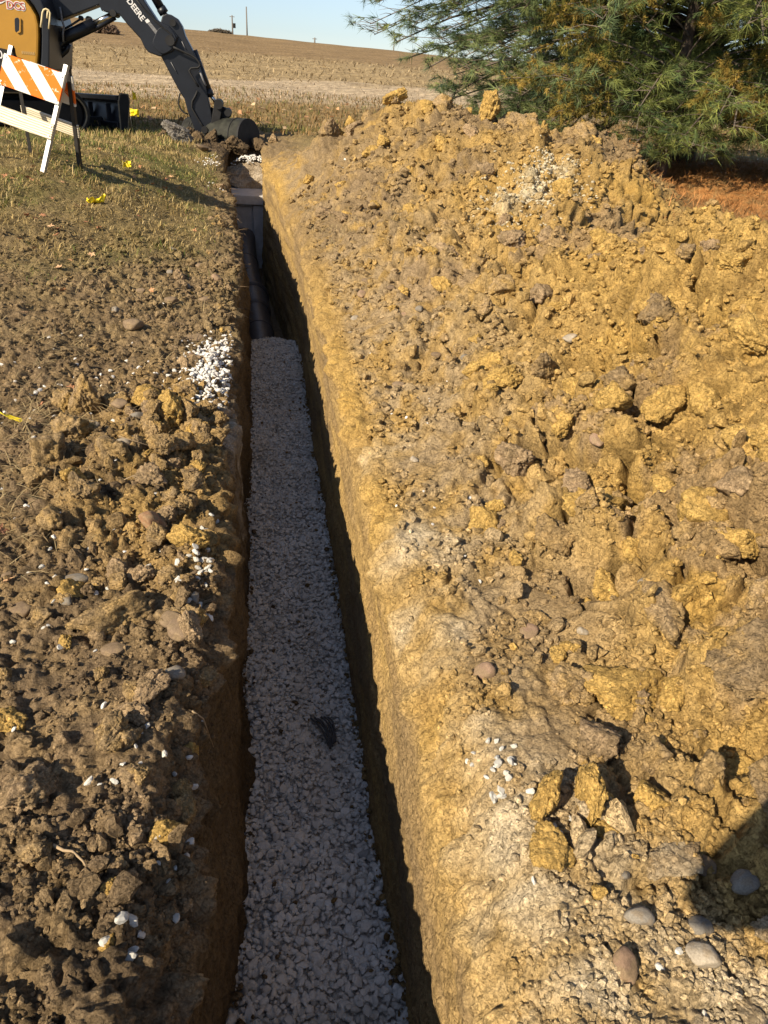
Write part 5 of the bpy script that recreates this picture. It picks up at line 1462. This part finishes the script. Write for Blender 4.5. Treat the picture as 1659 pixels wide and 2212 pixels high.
# ------------------------------------------------------------------ pine and juniper
M['bark'] = plain('dark_bark', (.060, .045, .035), .95, var=.5, scale=10, bstr=.8)
M['twigbark'] = plain('grey_twig', (.13, .105, .085), .9, var=.4, scale=15)
tp = np.random.RandomState(131)
def crown_radius(z):
    return np.interp(z, [0, .35, .8, 1.3, 2.0, 3.0, 4.2, 6, 8, 10, 10.6], [2.4, 3.0, 3.6, 4.15, 4.6, 4.95, 4.6, 3.4, 2.1, .7, .1])
PINE = np.array((6.75, 12.35, .58))
pine = empty('pine_tree', PINE); tag(pine, 'large white pine with long soft needles behind the spoil heap', 'tree')
tube('trunk', [(0, 0, -.3), (.02, 0, 1.5), (-.03, .03, 4), (.02, 0, 7), (0, 0, 10.4)], [.24, .2, .16, .1, .02], M['bark'], pine, 14)
LV, LF, lo_ = [], [], 0; TP, TD = [], []
def add_limb(P_, r0_):
    global lo_
    v, f = sweep(P_, np.linspace(r0_, r0_ * .25, len(P_)), 3, caps=False)
    LV.append(v); LF.append(f + lo_); lo_ += len(v)
nl = 430
for i in range(nl):
    z0_ = .66 + 9.4 * (i / nl) ** 1.8
    az = tp.uniform(0, 2 * np.pi)
    if z0_ < 4.6 and tp.rand() < .66: az = tp.normal(-2.38, .82)          # fuller on the open, sunny side
    rad = crown_radius(z0_) * tp.uniform(.70, 1.04)
    d_ = np.array((math.cos(az), math.sin(az)))
    P_ = []
    for t in np.linspace(0, 1, 7):
        wv_ = .10 * rad * math.sin(3 * t + i) * t
        P_.append((d_[0] * rad * t - d_[1] * wv_, d_[1] * rad * t + d_[0] * wv_, z0_ + .30 * rad * (t - .95 * t * t) - .085 * rad * t ** 3 - .12 + .05 * tp.randn() * t))
    P_ = np.array(P_); add_limb(P_, .018 + .022 * rad / 4.5)
    ns = int(10 + 5.6 * rad) if z0_ < 4.8 else int(3 + 2 * rad)
    for j in range(ns):
        t = 1 - .80 * tp.rand() ** 1.1
        k = t * 6; i0_ = min(5, int(k)); base_ = P_[i0_] + (P_[i0_ + 1] - P_[i0_]) * (k - i0_)
        sg = 1 if j % 2 else -1
        a2 = az + sg * tp.uniform(.4, 1.15); L2 = tp.uniform(.25, .75) * (.45 + .55 * (1 - t) + .25)
        e2_ = np.array((math.cos(a2), math.sin(a2), tp.uniform(-.22, .42)))
        Q_ = np.array([base_, base_ + e2_ * L2 * .5 + (0, 0, .02), base_ + e2_ * L2 + (0, 0, tp.uniform(-.06, .08))])
        add_limb(Q_, .007)
        for m_ in range(3 if z0_ < 4.6 else 2):
            tt = 1 - .33 * m_ * tp.uniform(.7, 1.2)
            TP.append(Q_[0] + (Q_[2] - Q_[0]) * tt); dd_ = e2_ + tp.normal(0, .35, 3) + (0, 0, .12); TD.append(dd_ / np.linalg.norm(dd_))
    TP.append(P_[-1]); dd_ = P_[-1] - P_[-2]; TD.append(dd_ / np.linalg.norm(dd_))
# boughs sweeping out over the field side above the heap
for i in range(34):
    z0_ = tp.uniform(1.9, 3.9); az = tp.normal(-3.0, .22); rad = crown_radius(z0_ + .1) * tp.uniform(.86, 1.1)
    d_ = np.array((math.cos(az), math.sin(az)))
    P_ = np.array([(d_[0] * rad * t, d_[1] * rad * t, z0_ - .1 + .30 * rad * (t - .95 * t * t) - .09 * rad * t ** 3) for t in np.linspace(0, 1, 7)]); add_limb(P_, .026)
    for j in range(30):
        t = 1 - .55 * tp.rand() ** 1.1; k = t * 6; i0_ = min(5, int(k)); base_ = P_[i0_] + (P_[i0_ + 1] - P_[i0_]) * (k - i0_)
        a2 = az + (1 if j % 2 else -1) * tp.uniform(.3, 1.1); e2_ = np.array((math.cos(a2), math.sin(a2), tp.uniform(-.3, .3))); L2 = tp.uniform(.2, .55)
        Q_ = np.array([base_, base_ + e2_ * L2 * .5 + (0, 0, .02), base_ + e2_ * L2]); add_limb(Q_, .006)
        for m_ in range(2):
            TP.append(Q_[0] + (Q_[2] - Q_[0]) * (1 - .4 * m_)); dd_ = e2_ + tp.normal(0, .35, 3); TD.append(dd_ / np.linalg.norm(dd_))
# one thin shoot reaching out of the crown on the field side
for bz, tip in ((1.55, (-4.75, -.05, 1.42)), (1.6, (-4.35, -.35, 1.34))):
    P_ = np.array([(-2.6, -.4, bz - .2), (-3.4, -.3, bz - .12), tip]); add_limb(P_, .012)
    for q in (tip, (tip[0] + .22, tip[1] - .05, tip[2] - .02), (tip[0] + .5, tip[1] + .05, tip[2] - .08)):
        for m_ in range(2):
            TP.append(np.array(q)); dd_ = np.array((-.8, .1, .25 if m_ else -.1)) + tp.normal(0, .3, 3); TD.append(dd_ / np.linalg.norm(dd_))
tag(link('limbs', mesh_np('limbs', np.concatenate(LV), np.concatenate(LF), [M['twigbark']]), pine))
TP = np.array(TP); TD = np.array(TD)
seen_ = (TP[:, 1] < 1.0) | (tp.rand(len(TP)) < .15); TP, TD = TP[seen_], TD[seen_]     # the far side carries fewer tufts
def needles(TP, TD, per, Lm, Wm, spread, cols):
    n = len(TP)
    P_ = np.repeat(TP, per, 0); D_ = np.repeat(TD, per, 0)
    P_ = P_ - D_ * tp.uniform(0, .10, len(P_))[:, None]
    d_ = D_ + tp.normal(0, spread, (len(P_), 3)); d_[:, 2] -= .12; d_ /= np.linalg.norm(d_, axis=1)[:, None]
    L_ = tp.uniform(.75, 1.15, len(P_)) * Lm
    s_ = np.cross(d_, tp.normal(0, 1, (len(P_), 3))); s_ /= np.linalg.norm(s_, axis=1)[:, None] + 1e-9; s_ *= Wm / 2
    tip = P_ + d_ * L_[:, None] + np.array((0, 0, -.012))
    V_ = np.stack([P_ - s_, P_ + s_, tip], 1).reshape(-1, 3)
    F_ = np.arange(len(P_) * 3).reshape(-1, 3)
    return V_, F_, np.repeat(np.repeat(cols, per, 0), 3, 0)
fresh = np.clip(.5 + .35 * tp.randn(len(TP)) + .5 * gnoise(TP[:, 0] * .9 + TP[:, 2], TP[:, 1] * .9, 7), 0, 1)[:, None]
pc = (np.array((.075, .12, .05)) * (1 - fresh) + np.array((.25, .28, .075)) * fresh) * tp.uniform(.8, 1.25, len(TP))[:, None]
pc = np.where((TP[:, :1] < -2.6), pc * np.array((.95, 1.0, 1.35)), pc)
V_, F_, C_ = needles(TP, TD, 22, .15, .0070, .50, pc)
tag(link('needles', mesh_np('needles', V_, F_, [M['plants']], {'Col': ('FLOAT_COLOR', rgba(np.clip(C_, .004, 1)))}), pine), kind='stuff')

JUN = np.array((5.35, 10.25, .5))
jun = empty('juniper_tree', JUN); tag(jun, 'ochre tinged juniper growing through the front of the pine', 'tree')
tube('trunk', [(0, 0, -.2), (.05, .02, .8), (-.03, 0, 1.8), (.04, .05, 3.0), (0, 0, 4.6)], [.09, .08, .07, .05, .01], M['bark'], jun, 10)
ends = [(2.91, 9.99, 1.57), (3.19, 9.96, 1.62), (3.57, 9.83, 1.52), (3.42, 10.0, 1.98), (3.79, 9.8, 1.82), (3.48, 10.2, 2.35), (3.3, 10.1, 2.2), (4.2, 9.9, 2.3), (3.75, 9.8, 1.32), (3.5, 9.8, 1.3),
        (5.99, 9.45, 1.95), (5.76, 9.3, 1.6), (5.44, 9.35, 1.73), (6.06, 9.6, 2.29), (5.23, 9.6, 2.24), (6.2, 9.4, 1.6), (5.9, 9.3, 1.35), (4.3, 9.9, 2.7), (3.6, 10.2, 2.7), (5.8, 9.7, 2.7), (6.5, 9.7, 2.1), (5.2, 9.3, 1.5)]
LV, LF, lo_ = [], [], 0; JP, JD = [], []
for e_ in ends:
    tip = np.array(e_) + (-.04, -.28, 0) - JUN; z0_ = max(.6, tip[2] - tp.uniform(.1, .5)); b0 = np.array((0, 0, z0_))
    P_ = [b0 + (tip - b0) * t + np.array((0, 0, .18 * math.sin(math.pi * t))) + tp.normal(0, .02, 3) for t in np.linspace(0, 1, 6)]; P_ = np.array(P_)
    add_limb(P_, .016)
    for j in range(44):
        t = 1 - .34 * tp.rand() ** 1.2; k = t * 5; i0_ = min(4, int(k)); q = P_[i0_] + (P_[i0_ + 1] - P_[i0_]) * (k - i0_)
        off = tp.normal(0, 1, 3) * (.11, .08, .095)
        JP.append(q + off); dd_ = off / (np.linalg.norm(off) + 1e-6) + (tip - b0) * .2 + (0, 0, .1); JD.append(dd_ / np.linalg.norm(dd_))
link('limbs', mesh_np('limbs', np.concatenate(LV), np.concatenate(LF), [M['twigbark']]), jun)
JP = np.array(JP); JD = np.array(JD)
ja = np.clip(.5 + .4 * tp.randn(len(JP)) + .6 * gnoise(JP[:, 0] * 2, JP[:, 2] * 2, 4), 0, 1)[:, None]
jc = (np.array((.15, .14, .03)) * (1 - ja) + np.array((.36, .25, .06)) * ja) * tp.uniform(.75, 1.25, len(JP))[:, None]
V_, F_, C_ = needles(JP, JD, 40, .055, .008, .85, jc)
tag(link('scale_foliage', mesh_np('scale_foliage', V_, F_, [M['plants']], {'Col': ('FLOAT_COLOR', rgba(np.clip(C_, .004, 1)))}), jun), kind='stuff')

# ------------------------------------------------------------------ far poles and bushes
M['pole'] = plain('weathered_pole', (.16, .145, .13), .9, var=.2)
def pole(x, y, ztop, r_, label, arms=True, box_=False):
    zb_ = float(far_z(np.array([x]), np.array([y]))[0]) - 1
    e_ = empty('utility_pole', (x, y, zb_)); tag(e_, label, 'pole', 'utility poles along the hilltop')
    tube('shaft', [(0, 0, 0), (0, 0, ztop - zb_)], [r_ * 1.15, r_ * .85], M['pole'], e_, 10)
    if arms: box('crossarm', (-.55, -.06, ztop - zb_ - .32), (.55, .06, ztop - zb_ - .2), M['pole'], e_, 0)
    if box_:
        tube('transformer', [(.42, 0, ztop - zb_ - 2.35), (.42, 0, ztop - zb_ - 1.45)], .3, M['dusty_black'] , e_, 14, False)
        box('bracket', (.0, -.05, ztop - zb_ - 1.9), (.3, .05, ztop - zb_ - 1.8), M['pole'], e_, 0)
pole(-4.6, 200, 9.55, .17, 'utility pole carrying a dark transformer can', True, True)
pole(-1.46, 205, 11.6, .16, 'tall bare pole right of the pole with the transformer', False)
pole(14.4, 210, 6.8, .19, 'short stub of a pole on the skyline in the middle', True)
pole(31.2, 195, 8.1, .11, 'thin pole on the skyline next to the pine', True)
def bush(x, y, w, h, label, col_, n):
    z_ = float(far_z(np.array([x]), np.array([y]))[0])
    e_ = empty('far_bush', (x, y, z_)); tag(e_, label, 'bush', 'bushes on the hilltop')
    u = tp.uniform(-1, 1, n); hh = h * (1 - .75 * np.abs(u) ** 2) * (.65 + .5 * np.abs(gnoise(u * 4, u * 0, 3)))
    P_ = np.stack([u * w / 2, tp.uniform(-1, 1, n), tp.rand(n) ** .8 * hh], 1)
    D_ = tp.normal(0, 1, (n, 3)); D_[:, 2] = np.abs(D_[:, 2]); D_ /= np.linalg.norm(D_, axis=1)[:, None]
    V_, F_, C_ = needles(P_, D_, 4, .45, .22, .5, np.array(col_)[None] * tp.uniform(.7, 1.3, n)[:, None])
    tag(link('foliage', mesh_np('foliage', V_, F_, [M['plants']], {'Col': ('FLOAT_COLOR', rgba(np.clip(C_, .004, 1)))}), e_), kind='stuff')
    for k in range(4):
        tube('stem', [((k - 1.5) * w / 6, 0, -.2), ((k - 1.5) * w / 5, 0, h * .6)], .06, M['bark'], e_, 6)
bush(-6.9, 189, 4.6, .8, 'low dark bushes on the skyline beside the transformer pole', (.17, .145, .11), 400)
bush(-19.0, 120, 2.8, 1.5, 'bare brown brush seen under the excavator boom', (.17, .12, .085), 420)

# ------------------------------------------------------------------ the person taking the picture, astride the cut behind the lens
M['skin'] = plain('skin', (.50, .30, .21), .55, var=.06)
M['jacket'] = plain('navy_work_jacket', (.035, .045, .075), .9, var=.25, scale=14, bstr=.2)
M['trousers'] = plain('brown_canvas_trousers', (.14, .10, .06), .95, var=.25, scale=14, bstr=.2)
M['boot'] = plain('leather_boot', (.07, .045, .028), .7, var=.3)
M['hair'] = plain('dark_hair', (.03, .02, .015), .7, var=.4, scale=40)
M['eye'] = plain('eye_white', (.7, .68, .64), .3); M['iris'] = plain('iris', (.04, .03, .02), .3)
person = empty('person', (0.0, -.30, 0.0))
tag(person, 'person in a navy jacket standing astride the cut holding up a phone', 'person')
def skinned(name, joints, bones, mat, sub=2):
    me = bpy.data.meshes.new(name)
    keys = list(joints); ix = {k: i for i, k in enumerate(keys)}
    me.from_pydata([joints[k][0] for k in keys], [(ix[a], ix[b]) for a, b in bones], [])
    o = link(name, me, person)
    o.modifiers.new('skin', 'SKIN'); sk = me.skin_vertices[0].data
    for k in keys:
        r_ = joints[k][1]; sk[ix[k]].radius = (r_, r_) if np.isscalar(r_) else r_
    sk[0].use_root = True
    s_ = o.modifiers.new('sub', 'SUBSURF'); s_.levels = s_.render_levels = sub
    dg = bpy.context.evaluated_depsgraph_get(); m2 = bpy.data.meshes.new_from_object(o.evaluated_get(dg))
    o.modifiers.clear(); o.data = m2; m2.name = name; bpy.data.meshes.remove(me)
    m2.materials.clear(); m2.materials.append(mat)
    for p_ in m2.polygons: p_.use_smooth = True
    return o
zl = ground_at(-.38, -.3)[0].z; zr = ground_at(.66, -.3)[0].z
J = {'pelvis': ((.04, 0, .93), (.15, .105)), 'waist': ((-.02, .0, 1.08), (.135, .095)), 'chest': ((-.06, -.01, 1.30), (.155, .105)), 'neck': ((-.06, 0, 1.50), .055), 'chin': ((-.05, .02, 1.60), .06)}
B = [('pelvis', 'waist'), ('waist', 'chest'), ('chest', 'neck'), ('neck', 'chin')]
for s_, n_, fx, fz in ((-1, 'l', -.38, zl), (1, 'r', .66, zr)):
    hx = .04 + .10 * s_
    J.update({'hip' + n_: ((hx, .0, .88), .088), 'knee' + n_: ((hx * .5 + fx * .5 - .02, .06, .47), .060), 'ankle' + n_: ((fx, .0, fz + .10), .042), 'toe' + n_: ((fx + .03 * s_, .15, fz + .04), .036),
              'sh' + n_: ((-.06 + .185 * s_, -.01, 1.41), .062), 'elbow' + n_: ((-.06 + .31 * s_, .14, 1.17), .043), 'wrist' + n_: ((.0 + .095 * s_, .235, 1.47), .027), 'palm' + n_: ((.0 + .075 * s_, .255, 1.535), (.034, .018))})
    B += [('pelvis', 'hip' + n_), ('hip' + n_, 'knee' + n_), ('knee' + n_, 'ankle' + n_), ('ankle' + n_, 'toe' + n_), ('chest', 'sh' + n_), ('sh' + n_, 'elbow' + n_), ('elbow' + n_, 'wrist' + n_), ('wrist' + n_, 'palm' + n_)]
    for k in range(4):                                              # fingers curl behind the phone, thumb towards the screen
        a = .022 * k - .02
        J['f%da' % k + n_] = ((.0 + (.072 - .004 * k) * s_, .262 + .004 * k, 1.55 + a + .02), .0092); J['f%db' % k + n_] = ((.0 + .055 * s_, .290, 1.565 + a), .0085); J['f%dc' % k + n_] = ((.0 + (.028 + .004 * k) * s_, .293, 1.568 + a), .0075)
        B += [('palm' + n_, 'f%da' % k + n_), ('f%da' % k + n_, 'f%db' % k + n_), ('f%db' % k + n_, 'f%dc' % k + n_)]
    J['ta' + n_] = ((.0 + .062 * s_, .235, 1.545), .0105); J['tb' + n_] = ((.0 + .035 * s_, .240, 1.575), .009); B += [('palm' + n_, 'ta' + n_), ('ta' + n_, 'tb' + n_)]
skinned('body', J, B, M['skin'])
def part_of(keys, grow):
    jj = {k: (J[k][0], tuple(np.array(J[k][1]) + grow) if not np.isscalar(J[k][1]) else J[k][1] + grow) for k in keys}
    return jj, [b for b in B if b[0] in jj and b[1] in jj]
jj, bb = part_of(['pelvis', 'waist', 'chest', 'shl', 'elbowl', 'wristl', 'shr', 'elbowr', 'wristr'], .020); jj['hem'] = ((.04, 0, .80), (.165, .125)); bb.append(('pelvis', 'hem')); skinned('jacket', jj, bb, M['jacket'])
jj, bb = part_of(['waist', 'pelvis', 'hipl', 'kneel', 'anklel', 'hipr', 'kneer', 'ankler'], .017); skinned('trousers', jj, bb, M['trousers'])
for n_ in 'lr':
    a, t_ = J['ankle' + n_][0], J['toe' + n_][0]
    skinned('boot', {'heel': ((a[0], a[1] - .045, a[2] - .055), .046), 'shin': ((a[0], a[1], a[2] + .05), .062), 'mid': ((a[0], a[1] + .03, a[2] - .04), .055), 'toe': ((t_[0], t_[1] + .02, t_[2] + .005), .044)}, [('mid', 'shin'), ('mid', 'heel'), ('mid', 'toe')], M['boot'])
v, f = ico(4); v = v.copy()
h_ = v * (.078, .098, .118)
h_[:, 0] *= 1 - .22 * np.clip(-v[:, 2], 0, 1); h_[:, 1] *= 1 - .12 * np.clip(-v[:, 2], 0, 1)
fr = v[:, 1] > .3
nose = np.exp(-((v[:, 0] / .14) ** 2 + ((v[:, 2] + .12) / .22) ** 2)) * fr; h_[:, 1] += .022 * nose
for sx_2 in (-1, 1):
    h_[:, 1] -= .012 * np.exp(-(((v[:, 0] - .36 * sx_2) / .16) ** 2 + ((v[:, 2] - .05) / .12) ** 2)) * fr
h_[:, 1] += .007 * np.exp(-((v[:, 0] / .25) ** 2 + ((v[:, 2] + .48) / .07) ** 2)) * fr - .004 * np.exp(-((v[:, 0] / .25) ** 2 + ((v[:, 2] + .53) / .025) ** 2)) * fr
hd = link('head', mesh_np('head', h_, f, [M['skin']]), person); hd.location = (-.05, .03, 1.665); hd.rotation_euler = (R(-14), 0, 0)
for sx_2 in (-1, 1):
    e_ = link('eye', mesh_np('eye', v * .0125, f, [M['eye']]), hd); e_.location = (.030 * sx_2, .080, .006)
    i_ = link('iris', mesh_np('iris', v * (.006, .003, .006), f, [M['iris']]), hd); i_.location = (.030 * sx_2, .0915, .006)
    er = link('ear', mesh_np('ear', v * (.010, .022, .033), f, [M['skin']]), hd); er.location = (.078 * sx_2, -.005, -.005)
cap_ = h_ * (1.07, 1.07, 1.06); keep = (v[:, 2] > .30) | ((v[:, 1] < -.05) & (v[:, 2] > -.45)); fk_ = f[keep[f].all(1)]
link('hair', mesh_np('hair', cap_, fk_, [M['hair']]), hd)
ph = box('phone', (-.0385, .268, 1.50), (.0385, .276, 1.655), M['dusty_black'], None, .003); ph.location = (0, -.30, 0)
tag(ph, 'dark phone held up in both hands of the person over the cut', 'phone')
